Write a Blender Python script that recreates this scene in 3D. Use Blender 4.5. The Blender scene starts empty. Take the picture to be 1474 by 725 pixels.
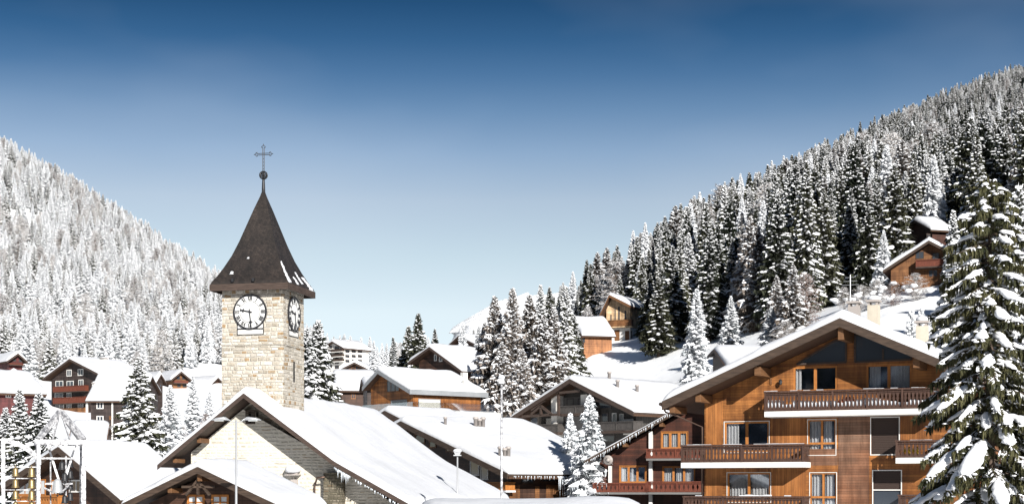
import bpy, math, random
import numpy as np
from mathutils import Vector, noise as mnoise
R = math.radians
scene = bpy.context.scene
col = scene.collection

# ------------------------------------------------------------ camera, sky, sun, exposure
F, CX, HY, EYE = 2300.0, 737.0, 700.0, 7.0      # focal length and horizon of the photograph in its pixels; eye height in metres
cam_d = bpy.data.cameras.new("camera")
cam = bpy.data.objects.new("camera", cam_d); col.objects.link(cam)
cam.location = (0, 0, EYE); cam.rotation_euler = (R(90), 0, 0)
cam_d.sensor_width = 36; cam_d.lens = 36 * F / 1474.0
cam_d.shift_y = (HY - 362.5) / 1474.0
cam_d.clip_start = 0.5; cam_d.clip_end = 30000
scene.camera = cam

SUN_EL, SUN_AZ = 25.0, 158.5                    # azimuth clockwise from +Y
world = bpy.data.worlds.new("World"); scene.world = world; world.use_nodes = True
wn, wl = world.node_tree.nodes, world.node_tree.links
wn.clear()
wo = wn.new("ShaderNodeOutputWorld"); bg = wn.new("ShaderNodeBackground")
sky = wn.new("ShaderNodeTexSky"); sky.sky_type = 'NISHITA'; sky.sun_disc = False
sky.sun_elevation = R(SUN_EL); sky.sun_rotation = R(SUN_AZ)
sky.altitude = 1500; sky.air_density = 1.0; sky.dust_density = 0.6; sky.ozone_density = 2.5
tc = wn.new("ShaderNodeTexCoord")
sx = wn.new("ShaderNodeSeparateXYZ"); wl.new(tc.outputs['Generated'], sx.inputs[0])
mz = wn.new("ShaderNodeMath"); mz.operation = 'MULTIPLY'; mz.inputs[1].default_value = 2.6
wl.new(sx.outputs['Z'], mz.inputs[0])
cx = wn.new("ShaderNodeCombineXYZ")
wl.new(sx.outputs['X'], cx.inputs['X']); wl.new(sx.outputs['Y'], cx.inputs['Y']); wl.new(mz.outputs[0], cx.inputs['Z'])
nv = wn.new("ShaderNodeVectorMath"); nv.operation = 'NORMALIZE'
wl.new(cx.outputs[0], nv.inputs[0]); wl.new(nv.outputs[0], sky.inputs['Vector'])
# the high clear air: deep blue aloft, milky towards the horizon
rmp = wn.new("ShaderNodeValToRGB"); cr = rmp.color_ramp
SKYSTOPS = [(0.0, (1.5, 1.1, 0.82)), (0.0608, (2.0, 1.38, 0.96)), (0.1081, (3.0, 2.02, 1.26)), (0.142, (3.0, 2.12, 1.33)), (0.1755, (2.9, 2.06, 1.38)), (0.2043, (2.1, 1.76, 1.36)),
            (0.2286, (1.30, 1.34, 1.18)), (0.2485, (0.74, 0.98, 0.99)), (0.2681, (0.38, 0.70, 0.80)), (0.2900, (0.20, 0.48, 0.60)), (0.5, (0.15, 0.38, 0.52))]
while len(cr.elements) < len(SKYSTOPS): cr.elements.new(0.5)
for e, (p, c) in zip(cr.elements, SKYSTOPS): e.position = p; e.color = (*[v / 3 for v in c], 1)
wl.new(sx.outputs['Z'], rmp.inputs[0])
mul = wn.new("ShaderNodeVectorMath"); mul.operation = 'MULTIPLY'
wl.new(sky.outputs[0], mul.inputs[0]); wl.new(rmp.outputs[0], mul.inputs[1])
sc2 = wn.new("ShaderNodeVectorMath"); sc2.operation = 'SCALE'; sc2.inputs['Scale'].default_value = 3.0
wl.new(mul.outputs[0], sc2.inputs[0])
# faint streaks of cirrus
mp = wn.new("ShaderNodeMapping"); mp.inputs['Scale'].default_value = (1.3, 1.3, 3.2); mp.inputs['Rotation'].default_value = (0, R(28), 0)
wl.new(tc.outputs['Generated'], mp.inputs[0])
cn = wn.new("ShaderNodeTexNoise"); cn.inputs['Scale'].default_value = 2.2; cn.inputs['Detail'].default_value = 4; cn.inputs['Roughness'].default_value = 0.45
wl.new(mp.outputs[0], cn.inputs['Vector'])
cm = wn.new("ShaderNodeMapRange"); cm.inputs['From Min'].default_value = 0.42; cm.inputs['From Max'].default_value = 0.78
cm.inputs['To Min'].default_value = 0.0; cm.inputs['To Max'].default_value = 0.20
wl.new(cn.outputs['Fac'], cm.inputs[0])
cmix = wn.new("ShaderNodeMix"); cmix.data_type = 'RGBA'
wl.new(cm.outputs[0], cmix.inputs['Factor']); wl.new(sc2.outputs[0], cmix.inputs['A']); cmix.inputs['B'].default_value = (6.0, 6.6, 7.4, 1)
wl.new(cmix.outputs['Result'], bg.inputs[0]); bg.inputs[1].default_value = 0.0705
wl.new(bg.outputs[0], wo.inputs[0])

sun_d = bpy.data.lights.new("sun", 'SUN'); sun_d.energy = 5.0; sun_d.angle = R(0.5); sun_d.color = (1.0, 0.965, 0.915)
sun = bpy.data.objects.new("sun", sun_d); col.objects.link(sun)
sdir = Vector((math.sin(R(SUN_AZ)) * math.cos(R(SUN_EL)), math.cos(R(SUN_AZ)) * math.cos(R(SUN_EL)), math.sin(R(SUN_EL))))
sun.rotation_euler = sdir.to_track_quat('Z', 'Y').to_euler(); sun.location = (0, -20, 60)
vs = scene.view_settings
vs.view_transform = 'Standard'; vs.look = 'None'; vs.gamma = 1; vs.exposure = 0.92; vs.use_curve_mapping = False
scene.render.engine = 'CYCLES'
scene.cycles.max_bounces = 5; scene.cycles.diffuse_bounces = 2; scene.cycles.transparent_max_bounces = 8; scene.cycles.volume_bounces = 0

# ------------------------------------------------------------ materials
MATS = {}
def mat(name, rgb=(0.5, 0.5, 0.5), rough=0.7, metal=0.0, spec=0.5):
    m = bpy.data.materials.new(name); m.use_nodes = True
    b = m.node_tree.nodes['Principled BSDF']
    b.inputs['Base Color'].default_value = (*rgb, 1); b.inputs['Roughness'].default_value = rough
    b.inputs['Metallic'].default_value = metal; b.inputs['Specular IOR Level'].default_value = spec
    MATS[name] = m
    return m, m.node_tree.nodes, m.node_tree.links, b
def coord(n, l, scale=(1, 1, 1), kind='Object'):
    t = n.new("ShaderNodeTexCoord"); mpp = n.new("ShaderNodeMapping"); mpp.inputs['Scale'].default_value = scale
    l.new(t.outputs[kind], mpp.inputs[0]); return mpp.outputs[0]
def noise(n, l, vec, scale, detail=4, rough=0.55):
    t = n.new("ShaderNodeTexNoise"); t.inputs['Scale'].default_value = scale; t.inputs['Detail'].default_value = detail
    t.inputs['Roughness'].default_value = rough; l.new(vec, t.inputs['Vector']); return t.outputs['Fac']
def ramp(n, l, fac, stops):
    r = n.new("ShaderNodeValToRGB"); e = r.color_ramp.elements
    while len(e) < len(stops): e.new(0.5)
    for k, (p, c) in zip(e, stops): k.position = p; k.color = (*c, 1)
    l.new(fac, r.inputs[0]); return r.outputs[0]
def mathn(n, l, op, a, b=None):
    t = n.new("ShaderNodeMath"); t.operation = op
    for i, v in enumerate((a, b)):
        if v is None: continue
        if isinstance(v, (int, float)): t.inputs[i].default_value = v
        else: l.new(v, t.inputs[i])
    return t.outputs[0]
def mixc(n, l, fac, a, b, mode='MIX'):
    t = n.new("ShaderNodeMix"); t.data_type = 'RGBA'; t.blend_type = mode
    for k, v in (('Factor', fac), ('A', a), ('B', b)):
        if isinstance(v, (int, float)): t.inputs[k].default_value = v
        elif isinstance(v, tuple): t.inputs[k].default_value = (*v, 1)
        else: l.new(v, t.inputs[k])
    return t.outputs['Result']
def bump(n, l, b, h, strength=0.4, dist=0.03):
    t = n.new("ShaderNodeBump"); t.inputs['Strength'].default_value = strength; t.inputs['Distance'].default_value = dist
    l.new(h, t.inputs['Height']); l.new(t.outputs[0], b.inputs['Normal'])

def snow_mat(name, bs, dist, tint=(0.55, 0.56, 0.58)):
    m, n, l, b = mat(name, tint, 0.55, spec=0.3)
    c = coord(n, l)
    f1 = noise(n, l, c, bs, 5, 0.6)
    l.new(ramp(n, l, noise(n, l, c, bs * 0.35, 3), [(0.3, tuple(v * 0.93 for v in tint)), (0.6, tint)]), b.inputs['Base Color'])
    bump(n, l, b, f1, 0.5, dist)
    return m
snow_mat('snow', 1.6, 0.10)
snow_mat('ground_snow', 0.35, 0.45, (0.80, 0.81, 0.82))
snow_mat('tree_snow', 6.0, 0.05, (0.82, 0.83, 0.85))

def plank_mat(name, dark, light, axis='Z', board=0.16, rough=0.6, groove=0.35, weather=0.0):
    m, n, l, b = mat(name, light, rough, spec=0.3)
    t = n.new("ShaderNodeTexCoord"); s = n.new("ShaderNodeSeparateXYZ"); l.new(t.outputs['Object'], s.inputs[0])
    if axis == 'Z': q = s.outputs['Z']; sc = (0.9, 0.9, 26)
    else: q = mathn(n, l, 'ADD', s.outputs['X'], s.outputs['Y']); sc = (26, 26, 0.9)
    q = mathn(n, l, 'DIVIDE', q, board)
    idx = mathn(n, l, 'FLOOR', q); fr = mathn(n, l, 'FRACT', q)
    wn_ = n.new("ShaderNodeTexWhiteNoise"); wn_.noise_dimensions = '1D'; l.new(idx, wn_.inputs['W'])
    gr = noise(n, l, coord(n, l, sc), 1.0, 5, 0.65)
    f = mathn(n, l, 'ADD', mathn(n, l, 'MULTIPLY', wn_.outputs['Value'], 0.5), mathn(n, l, 'MULTIPLY', gr, 0.55))
    c = ramp(n, l, f, [(0.15, dark), (0.75, light)])
    if weather:
        wv = noise(n, l, coord(n, l, (0.25, 0.25, 0.35)), 1.0, 4)
        c = mixc(n, l, mathn(n, l, 'MULTIPLY', ramp(n, l, wv, [(0.4, (0, 0, 0)), (0.65, (1, 1, 1))]), weather), c, (0.16, 0.12, 0.09))
    big = noise(n, l, coord(n, l, (0.7, 0.7, 0.45)), 1.0, 4, 0.6)
    c = mixc(n, l, 1.0, c, ramp(n, l, big, [(0.35, (0.55, 0.52, 0.50)), (0.62, (1.12, 1.12, 1.12))]), 'MULTIPLY')
    stk = noise(n, l, coord(n, l, (3.5, 3.5, 0.30)), 1.0, 5, 0.7)
    c = mixc(n, l, 1.0, c, ramp(n, l, stk, [(0.38, (0.68, 0.66, 0.64)), (0.55, (1.04, 1.04, 1.04))]), 'MULTIPLY')
    g1 = mathn(n, l, 'LESS_THAN', fr, 0.10)
    c = mixc(n, l, mathn(n, l, 'MULTIPLY', g1, 1 - groove), c, tuple(v * 0.25 for v in dark))
    l.new(c, b.inputs['Base Color'])
    bump(n, l, b, mathn(n, l, 'ADD', mathn(n, l, 'MULTIPLY', gr, 0.4), mathn(n, l, 'MULTIPLY', mathn(n, l, 'SUBTRACT', 1.0, g1), 0.6)), 0.5, 0.02)
plank_mat('larch_boards', (0.150, 0.050, 0.012), (0.335, 0.135, 0.036), 'Z', 0.15)
plank_mat('larch_boards_vertical', (0.160, 0.054, 0.013), (0.325, 0.130, 0.036), 'X', 0.13)
plank_mat('weathered_boards', (0.095, 0.037, 0.017), (0.205, 0.092, 0.048), 'Z', 0.15, weather=0.5)
plank_mat('red_brown_boards', (0.028, 0.009, 0.005), (0.075, 0.023, 0.012), 'Z', 0.15)
plank_mat('dark_boards', (0.020, 0.014, 0.013), (0.050, 0.036, 0.032), 'Z', 0.18)
plank_mat('dark_brown_boards', (0.028, 0.013, 0.008), (0.068, 0.034, 0.021), 'Z', 0.18)
plank_mat('grey_boards', (0.03, 0.028, 0.026), (0.07, 0.064, 0.058), 'X', 0.18)
plank_mat('pale_boards', (0.45, 0.30, 0.16), (0.66, 0.49, 0.31), 'Z', 0.18)
plank_mat('tan_boards', (0.11, 0.045, 0.016), (0.215, 0.098, 0.038), 'Z', 0.16)
plank_mat('brick_red_boards', (0.19, 0.075, 0.028), (0.32, 0.14, 0.055), 'Z', 0.18)
plank_mat('maroon_boards', (0.055, 0.012, 0.012), (0.10, 0.024, 0.024), 'Z', 0.2)

def wood(name, dark, light, sc=(3, 3, 18), rough=0.65):
    m, n, l, b = mat(name, light, rough, spec=0.3)
    f = noise(n, l, coord(n, l, sc), 1.0, 5, 0.65)
    l.new(ramp(n, l, f, [(0.3, dark), (0.7, light)]), b.inputs['Base Color']); bump(n, l, b, f, 0.4, 0.015)
wood('beam_wood', (0.07, 0.031, 0.012), (0.15, 0.073, 0.031), (1.2, 1.2, 14))
wood('barge_wood', (0.020, 0.013, 0.009), (0.070, 0.046, 0.032), (1.5, 1.5, 14))
wood('dark_beam', (0.022, 0.014, 0.011), (0.065, 0.044, 0.034), (1.5, 1.5, 14))
wood('rail_wood', (0.028, 0.013, 0.009), (0.075, 0.040, 0.028), (14, 14, 1.5))
wood('red_rail_wood', (0.06, 0.015, 0.008), (0.14, 0.038, 0.02), (14, 14, 1.5))
wood('orange_wood', (0.25, 0.088, 0.018), (0.37, 0.15, 0.038), (8, 8, 3))
wood('grey_rail_wood', (0.03, 0.027, 0.025), (0.07, 0.062, 0.057), (10, 10, 2))
wood('bark', (0.035, 0.024, 0.018), (0.11, 0.08, 0.06), (9, 9, 2), 0.9)
wood('soffit', (0.035, 0.018, 0.010), (0.08, 0.042, 0.024), (3, 14, 3), 0.8)
wood('metal_fascia', (0.17, 0.18, 0.19), (0.22, 0.23, 0.24), (0.5, 0.5, 0.5), 0.5)

def render_mat(name, c, amp=0.12, sc=1.5, rough=0.85):
    m, n, l, b = mat(name, c, rough, spec=0.2)
    f = noise(n, l, coord(n, l), sc, 6, 0.6)
    l.new(ramp(n, l, f, [(0.3, tuple(v * (1 - amp) for v in c)), (0.7, tuple(min(1, v * (1 + amp * .5)) for v in c))]), b.inputs['Base Color'])
    bump(n, l, b, noise(n, l, coord(n, l), 30, 4), 0.25, 0.01)
render_mat('white_plaster', (0.62, 0.60, 0.56)); render_mat('concrete', (0.50, 0.49, 0.46)); render_mat('grey_plaster', (0.14, 0.135, 0.13))
render_mat('pink_plaster', (0.42, 0.22, 0.20)); render_mat('white_paint', (0.58, 0.57, 0.54), 0.06)
render_mat('curtain', (0.66, 0.67, 0.68), 0.05, 3); render_mat('red_decor', (0.45, 0.03, 0.03), .2, 5); render_mat('yellow_decor', (0.62, 0.42, 0.05), .2, 5)
render_mat('cream_trim', (0.42, 0.38, 0.31), 0.15)

def masonry(m, n, l, b, c1, c2, c3, mortar, bw, bh, bumps, msize, stain):
    """coursed rubble: rows of uneven height, stones of uneven length, each its own shade, wobbly joints"""
    t = n.new("ShaderNodeTexCoord"); s = n.new("ShaderNodeSeparateXYZ"); l.new(t.outputs['Object'], s.inputs[0]); A = lambda *a: mathn(n, l, *a)
    def sub(v, k): return A('MULTIPLY', A('SUBTRACT', v, 0.5), k)
    u = A('ADD', s.outputs['X'], s.outputs['Y']); z = s.outputs['Z']
    w1 = noise(n, l, t.outputs['Object'], 1.1, 3); w2 = noise(n, l, coord(n, l, (1, 1, 1.3)), 5.0, 3)
    zz = A('ADD', z, A('ADD', sub(w1, bh * 0.5), sub(w2, bh * 0.40)))
    # uneven courses: bend z with a slow one-dimensional wave
    zz = A('ADD', zz, A('MULTIPLY', A('SINE', A('MULTIPLY', z, 2.9)), bh * 0.42))
    q = A('DIVIDE', zz, bh); row = A('FLOOR', q); fz = A('FRACT', q)
    r1 = n.new("ShaderNodeTexWhiteNoise"); r1.noise_dimensions = '1D'; l.new(row, r1.inputs['W'])
    len_ = A('ADD', A('MULTIPLY', r1.outputs['Value'], 0.75), 0.62)
    uu = A('ADD', u, A('MULTIPLY', r1.outputs['Value'], 7.3)); uu = A('ADD', uu, A('MULTIPLY', A('SINE', A('ADD', A('MULTIPLY', uu, 3.7), A('MULTIPLY', row, 2.3))), bw * 0.30)); uu = A('ADD', uu, sub(w2, bw * 0.22))
    p = A('DIVIDE', uu, A('MULTIPLY', len_, bw)); cl_ = A('FLOOR', p); fx = A('FRACT', p)
    cv = n.new("ShaderNodeCombineXYZ"); l.new(cl_, cv.inputs[0]); l.new(row, cv.inputs[1])
    r2 = n.new("ShaderNodeTexWhiteNoise"); r2.noise_dimensions = '2D'; l.new(cv.outputs[0], r2.inputs['Vector'])
    ex = A('MULTIPLY', A('MINIMUM', fx, A('SUBTRACT', 1.0, fx)), A('MULTIPLY', len_, bw)); ez = A('MULTIPLY', A('MINIMUM', fz, A('SUBTRACT', 1.0, fz)), bh)
    e = A('MINIMUM', ex, ez); jt = n.new("ShaderNodeMapRange"); jt.interpolation_type = 'SMOOTHSTEP'; jt.inputs['From Min'].default_value = msize * 0.35; jt.inputs['From Max'].default_value = msize * 1.6; l.new(e, jt.inputs[0])
    d1 = tuple(v * 0.72 for v in c1)
    cl = ramp(n, l, r2.outputs['Value'], [(0.0, c3), (0.07, c3), (0.12, c1), (0.35, c2), (0.6, c1), (0.72, d1), (0.80, c2), (1.0, tuple(min(.8, v * 1.12) for v in c2))])
    fn = noise(n, l, t.outputs['Object'], 7, 6, 0.7)
    cl = mixc(n, l, 1.0, cl, ramp(n, l, fn, [(0.3, (0.62, 0.60, 0.56)), (0.6, (1.08, 1.08, 1.08))]), 'MULTIPLY')
    cl = mixc(n, l, jt.outputs[0], mortar, cl)
    st = ramp(n, l, noise(n, l, coord(n, l, (0.6, 0.6, 0.3)), 1.0, 6, 0.65), [(0.45, (0, 0, 0)), (0.72, (1, 1, 1))])
    cl = mixc(n, l, A('MULTIPLY', st, stain), cl, tuple(v * 0.45 for v in c1))
    l.new(cl, b.inputs['Base Color'])
    h = A('ADD', A('MULTIPLY', jt.outputs[0], A('ADD', 0.5, A('MULTIPLY', r2.outputs['Value'], 0.4))), A('MULTIPLY', fn, 0.5))
    bump(n, l, b, h, bumps, 0.06)
    return m
def stone_mat(name, c1, c2, c3, mortar, bw, bh, bumps=0.7, msize=0.02, stain=0.3):
    m, n, l, b = mat(name, c1, 0.9, spec=0.15)
    return masonry(m, n, l, b, c1, c2, c3, mortar, bw, bh, bumps, msize, stain)

stone_mat('tower_stone', (0.375, 0.335, 0.275), (0.50, 0.465, 0.41), (0.29, 0.20, 0.115), (0.44, 0.41, 0.355), 0.42, 0.20, 1.0, 0.028, 0.35)
stone_mat('gable_stone', (0.46, 0.43, 0.36), (0.54, 0.505, 0.44), (0.38, 0.32, 0.24), (0.51, 0.475, 0.41), 0.46, 0.19, 0.6, 0.06, 0.45)
stone_mat('eave_shade_stone', (0.12, 0.105, 0.075), (0.18, 0.155, 0.12), (0.12, 0.09, 0.06), (0.10, 0.09, 0.065), 0.40, 0.16, 0.9, 0.03, 0.4)

def shingle():
    m, n, l, b = mat('spire_shingle', (0.05, 0.04, 0.035), 0.6, spec=0.4)
    t = n.new("ShaderNodeTexCoord"); s = n.new("ShaderNodeSeparateXYZ"); l.new(t.outputs['Object'], s.inputs[0])
    cc = n.new("ShaderNodeCombineXYZ"); l.new(mathn(n, l, 'ADD', s.outputs['X'], s.outputs['Y']), cc.inputs[0]); l.new(s.outputs['Z'], cc.inputs[1])
    br = n.new("ShaderNodeTexBrick"); l.new(cc.outputs[0], br.inputs['Vector']); br.inputs['Scale'].default_value = 1
    br.inputs['Brick Width'].default_value = 0.16; br.inputs['Row Height'].default_value = 0.13; br.inputs['Mortar Size'].default_value = 0.012
    br.inputs['Color1'].default_value = (0.011, 0.008, 0.007, 1); br.inputs['Color2'].default_value = (0.024, 0.018, 0.015, 1); br.inputs['Mortar'].default_value = (0.015, 0.012, 0.01, 1)
    st = ramp(n, l, noise(n, l, coord(n, l, (1, 1, 0.5)), 1.4, 5, 0.65), [(0.35, (0.6, 0.6, 0.6)), (0.7, (1.5, 1.45, 1.4))])
    l.new(mixc(n, l, 1.0, br.outputs['Color'], st, 'MULTIPLY'), b.inputs['Base Color'])
    bump(n, l, b, mathn(n, l, 'SUBTRACT', 1.0, br.outputs['Fac']), 0.7, 0.02)
shingle()
mat('dark_metal', (0.03, 0.03, 0.033), 0.45, 0.6); mat('black_iron', (0.02, 0.02, 0.022), 0.5, 0.3)
mat('gutter_metal', (0.10, 0.065, 0.05), 0.45, 0.7); mat('bronze', (0.27, 0.20, 0.10), 0.45, 0.8)
mat('clock_white', (0.62, 0.62, 0.60), 0.4); mat('clock_black', (0.015, 0.015, 0.018), 0.4)
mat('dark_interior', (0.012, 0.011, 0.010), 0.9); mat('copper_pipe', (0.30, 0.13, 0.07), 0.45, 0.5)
mat('lamp_metal', (0.42, 0.43, 0.44), 0.35, 0.4); mat('green_panel', (0.06, 0.35, 0.10), 0.5); mat('roller_blind', (0.50, 0.50, 0.45), 0.6)
mat('brown_shutter', (0.026, 0.013, 0.008), 0.7); mat('dish_grey', (0.30, 0.27, 0.25), 0.5)
def zinc():
    m, n, l, b = mat('frosted_steel', (0.5, 0.5, 0.5), 0.45, 0.25)
    f = noise(n, l, coord(n, l), 7, 6, 0.7)
    l.new(ramp(n, l, f, [(0.38, (0.12, 0.12, 0.13)), (0.48, (0.30, 0.30, 0.31)), (0.62, (0.62, 0.62, 0.63))]), b.inputs['Base Color']); bump(n, l, b, f, .3, .02)
zinc()
def glass_opaque(name, c):
    m, n, l, b = mat(name, c, 0.06, 0.0, 0.8)
glass_opaque('window_glass', (0.035, 0.042, 0.052)); glass_opaque('light_glass', (0.45, 0.48, 0.50))
def glass_clear(name, refl, tr):
    m = bpy.data.materials.new(name); m.use_nodes = True; n = m.node_tree.nodes; l = m.node_tree.links; n.clear(); MATS[name] = m
    o = n.new("ShaderNodeOutputMaterial"); g = n.new("ShaderNodeBsdfGlossy"); g.inputs['Roughness'].default_value = 0.02; g.inputs['Color'].default_value = (0.9, 0.95, 1, 1)
    t = n.new("ShaderNodeBsdfTransparent"); t.inputs[0].default_value = (tr, tr, tr, 1)
    x = n.new("ShaderNodeMixShader"); x.inputs[0].default_value = refl
    l.new(t.outputs[0], x.inputs[1]); l.new(g.outputs[0], x.inputs[2]); l.new(x.outputs[0], o.inputs[0])
glass_clear('clear_glass', 0.16, 0.85); glass_clear('railing_glass', 0.25, 0.9)
m, n_, l_, b_ = mat('ice', (0.80, 0.86, 0.92), 0.15); b_.inputs['Transmission Weight'].default_value = 0.3; b_.inputs['IOR'].default_value = 1.31

def foliage(name, d, g):
    m, n, l, b = mat(name, g, 0.8, spec=0.15)
    oi = n.new("ShaderNodeObjectInfo")
    f = noise(n, l, coord(n, l), 1.7, 4, 0.7)
    f = mathn(n, l, 'ADD', f, mathn(n, l, 'MULTIPLY', mathn(n, l, 'SUBTRACT', oi.outputs['Random'], 0.5), 0.3))
    l.new(ramp(n, l, f, [(0.3, d), (0.7, g)]), b.inputs['Base Color'])
foliage('needles', (0.020, 0.026, 0.018), (0.080, 0.080, 0.048))
foliage('hero_needles', (0.026, 0.031, 0.016), (0.115, 0.105, 0.048))
foliage('brown_frosted_needles', (0.055, 0.042, 0.030), (0.30, 0.26, 0.23))
foliage('frosted_twig', (0.12, 0.09, 0.07), (0.62, 0.59, 0.56))
foliage('frosted_needles', (0.22, 0.245, 0.26), (0.76, 0.79, 0.82))
foliage('reddish_twig', (0.10, 0.055, 0.04), (0.30, 0.22, 0.19))
def rock():
    m, n, l, b = mat('alpine_rock', (0.5, 0.5, 0.5), 0.8)
    f = noise(n, l, coord(n, l, (1, 1, 0.45)), 0.010, 10, 0.7)
    l.new(ramp(n, l, f, [(0.34, (0.30, 0.31, 0.33)), (0.43, (0.74, 0.76, 0.78)), (0.5, (0.86, 0.87, 0.88))]), b.inputs['Base Color'])
    bump(n, l, b, f, 1.0, 30)
rock()
def ridge_mat():
    m, n, l, b = mat('wooded_ridge', (0.1, 0.1, 0.1), 0.9)
    f = noise(n, l, coord(n, l, (1, 1, 0.35)), 0.012, 12, 0.75)
    l.new(ramp(n, l, f, [(0.42, (0.02, 0.025, 0.022)), (0.52, (0.10, 0.11, 0.12)), (0.60, (0.75, 0.77, 0.8))]), b.inputs['Base Color'])
ridge_mat()

# ------------------------------------------------------------ helpers
def ML(*names): return [MATS[k] for k in names]
class MB:
    """collects faces; build() links them as ONE mesh object"""
    def __init__(s): s.v = []; s.f = []; s.m = []
    def face(s, pts, mi=0):
        k = len(s.v); s.v.extend([tuple(p) for p in pts]); s.f.append(tuple(range(k, k + len(pts)))); s.m.append(mi)
    def hexa(s, c, mi=0):      # 8 corners: bottom 0-3, top 4-7
        k = len(s.v); s.v.extend([tuple(p) for p in c])
        for q in ((0, 3, 2, 1), (4, 5, 6, 7), (0, 1, 5, 4), (1, 2, 6, 5), (2, 3, 7, 6), (3, 0, 4, 7)):
            s.f.append(tuple(k + i for i in q)); s.m.append(mi)
    def box(s, x0, x1, y0, y1, z0, z1, mi=0, M=None):
        c = [(x0, y0, z0), (x1, y0, z0), (x1, y1, z0), (x0, y1, z0), (x0, y0, z1), (x1, y0, z1), (x1, y1, z1), (x0, y1, z1)]
        s.hexa([M(*p) for p in c] if M else c, mi)
    def beam(s, p, q, w, h, mi=0, up=(0, 0, 1)):
        p, q = Vector(p), Vector(q); d = (q - p).normalized(); u = Vector(up)
        a = d.cross(u)
        if a.length < 1e-4: a = d.cross(Vector((0, 1, 0)))
        a.normalize(); u = a.cross(d).normalized(); a *= w / 2; u *= h / 2
        s.hexa([p - a - u, p + a - u, q + a - u, q - a - u, p - a + u, p + a + u, q + a + u, q - a + u], mi)
    def tube(s, pts, rad, n=8, mi=0, cap=True):
        pts = [Vector(p) for p in pts]; rad = rad if isinstance(rad, (list, tuple)) else [rad] * len(pts)
        k0 = len(s.v); ref = None
        for i, p in enumerate(pts):
            t = (pts[min(i + 1, len(pts) - 1)] - pts[max(i - 1, 0)]).normalized()
            if ref is None: ref = Vector((0, 0, 1)) if abs(t.z) < 0.9 else Vector((1, 0, 0))
            a = t.cross(ref).normalized(); b = a.cross(t).normalized(); ref = b
            for j in range(n):
                an = 2 * math.pi * j / n; s.v.append(tuple(p + (a * math.cos(an) + b * math.sin(an)) * rad[i]))
        for i in range(len(pts) - 1):
            for j in range(n):
                j2 = (j + 1) % n; s.f.append((k0 + i * n + j, k0 + i * n + j2, k0 + (i + 1) * n + j2, k0 + (i + 1) * n + j)); s.m.append(mi)
        if cap:
            s.f.append(tuple(k0 + j for j in range(n))[::-1]); s.m.append(mi)
            s.f.append(tuple(k0 + (len(pts) - 1) * n + j for j in range(n))); s.m.append(mi)
    def lathe(s, prof, c=(0, 0, 0), n=16, mi=0):
        s.tube([(c[0], c[1], c[2] + z) for r, z in prof], [max(r, 1e-4) for r, z in prof], n, mi)
    def prism(s, poly, y0, y1, mi=0, M=None, front=True):   # poly in (x, z), run along y
        f = M or (lambda x, y, z: (x, y, z)); n = len(poly); k = len(s.v)
        s.v.extend([tuple(f(x, y0, z)) for x, z in poly]); s.v.extend([tuple(f(x, y1, z)) for x, z in poly])
        for i in range(n):
            j = (i + 1) % n; s.f.append((k + i, k + j, k + n + j, k + n + i)); s.m.append(mi)
        if front: s.f.append(tuple(k + i for i in range(n))); s.m.append(mi)
        s.f.append(tuple(k + n + i for i in reversed(range(n)))); s.m.append(mi)
    def build(s, name, mats, parent=None, smooth=False, bevel=0.0):
        me = bpy.data.meshes.new(name); me.from_pydata(s.v, [], s.f)
        mats = ML(*mats.split()) if isinstance(mats, str) else mats
        for m_ in mats: me.materials.append(m_)
        me.polygons.foreach_set('material_index', s.m)
        if smooth: me.polygons.foreach_set('use_smooth', [True] * len(s.f))
        import bmesh
        if len(s.f) < 30000:
            bm = bmesh.new(); bm.from_mesh(me); bmesh.ops.recalc_face_normals(bm, faces=bm.faces); bm.to_mesh(me); bm.free()
        me.update()
        o = bpy.data.objects.new(name, me); col.objects.link(o)
        if parent is not None: o.parent = parent
        if bevel:
            md = o.modifiers.new("bevel", 'BEVEL'); md.width = bevel; md.segments = 2; md.limit_method = 'ANGLE'
        return o
def tag(o, label=None, cat=None, group=None, kind=None):
    if label: o['label'] = label
    if cat: o['category'] = cat
    if group: o['group'] = group
    if kind: o['kind'] = kind
    return o
def empty(name, loc, rz=0.0):
    o = bpy.data.objects.new(name, None); col.objects.link(o); o.location = loc; o.rotation_euler = (0, 0, rz); o.empty_display_size = 1
    return o
def P(px, py, Y): return Vector(((px - CX) * Y / F, Y, EYE + (HY - py) * Y / F))

# ------------------------------------------------------------ terrain
CP = []
def cps(Y, pairs):
    for px, py in pairs: CP.append((px, py, Y))
for px in (-600, -200, 150, 500, 850, 1200, 1600, 2100):
    for Y in (40, 75, 110): CP.append((px, 700 + 7 * F / Y, Y))
cps(150, [(-500, 740), (-100, 745), (200, 760), (500, 760), (800, 770), (1000, 740), (1250, 690), (1474, 650), (1900, 560)])
cps(200, [(-500, 660), (-50, 690), (150, 688), (300, 690), (450, 690), (600, 628), (700, 632), (830, 662), (930, 640), (1000, 590), (1100, 545), (1200, 500), (1300, 472), (1474, 455), (1900, 400)])
cps(240, [(900, 590), (960, 553), (1050, 515), (1150, 470), (1240, 430), (1320, 408), (1474, 390)])
cps(300, [(-400, 590), (0, 612), (150, 632), (300, 618), (430, 610), (560, 605), (650, 590), (750, 572), (850, 501), (950, 486), (1100, 436), (1300, 385), (1474, 355), (1900, 280)])
cps(400, [(-400, 535), (0, 560), (90, 598), (170, 596), (250, 588), (310, 580), (430, 562), (520, 545), (600, 535), (690, 520), (800, 500), (880, 458), (1000, 405), (1200, 330), (1474, 285), (1900, 210)])
cps(520, [(-400, 450), (0, 500), (150, 512), (300, 535), (430, 540), (520, 532), (700, 525), (820, 520), (900, 432), (1000, 365), (1200, 285), (1474, 240), (1900, 150)])
cps(650, [(-400, 360), (0, 420), (130, 440), (315, 505), (430, 535), (600, 540), (800, 535), (900, 450), (1050, 335), (1200, 262), (1474, 200)])
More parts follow.
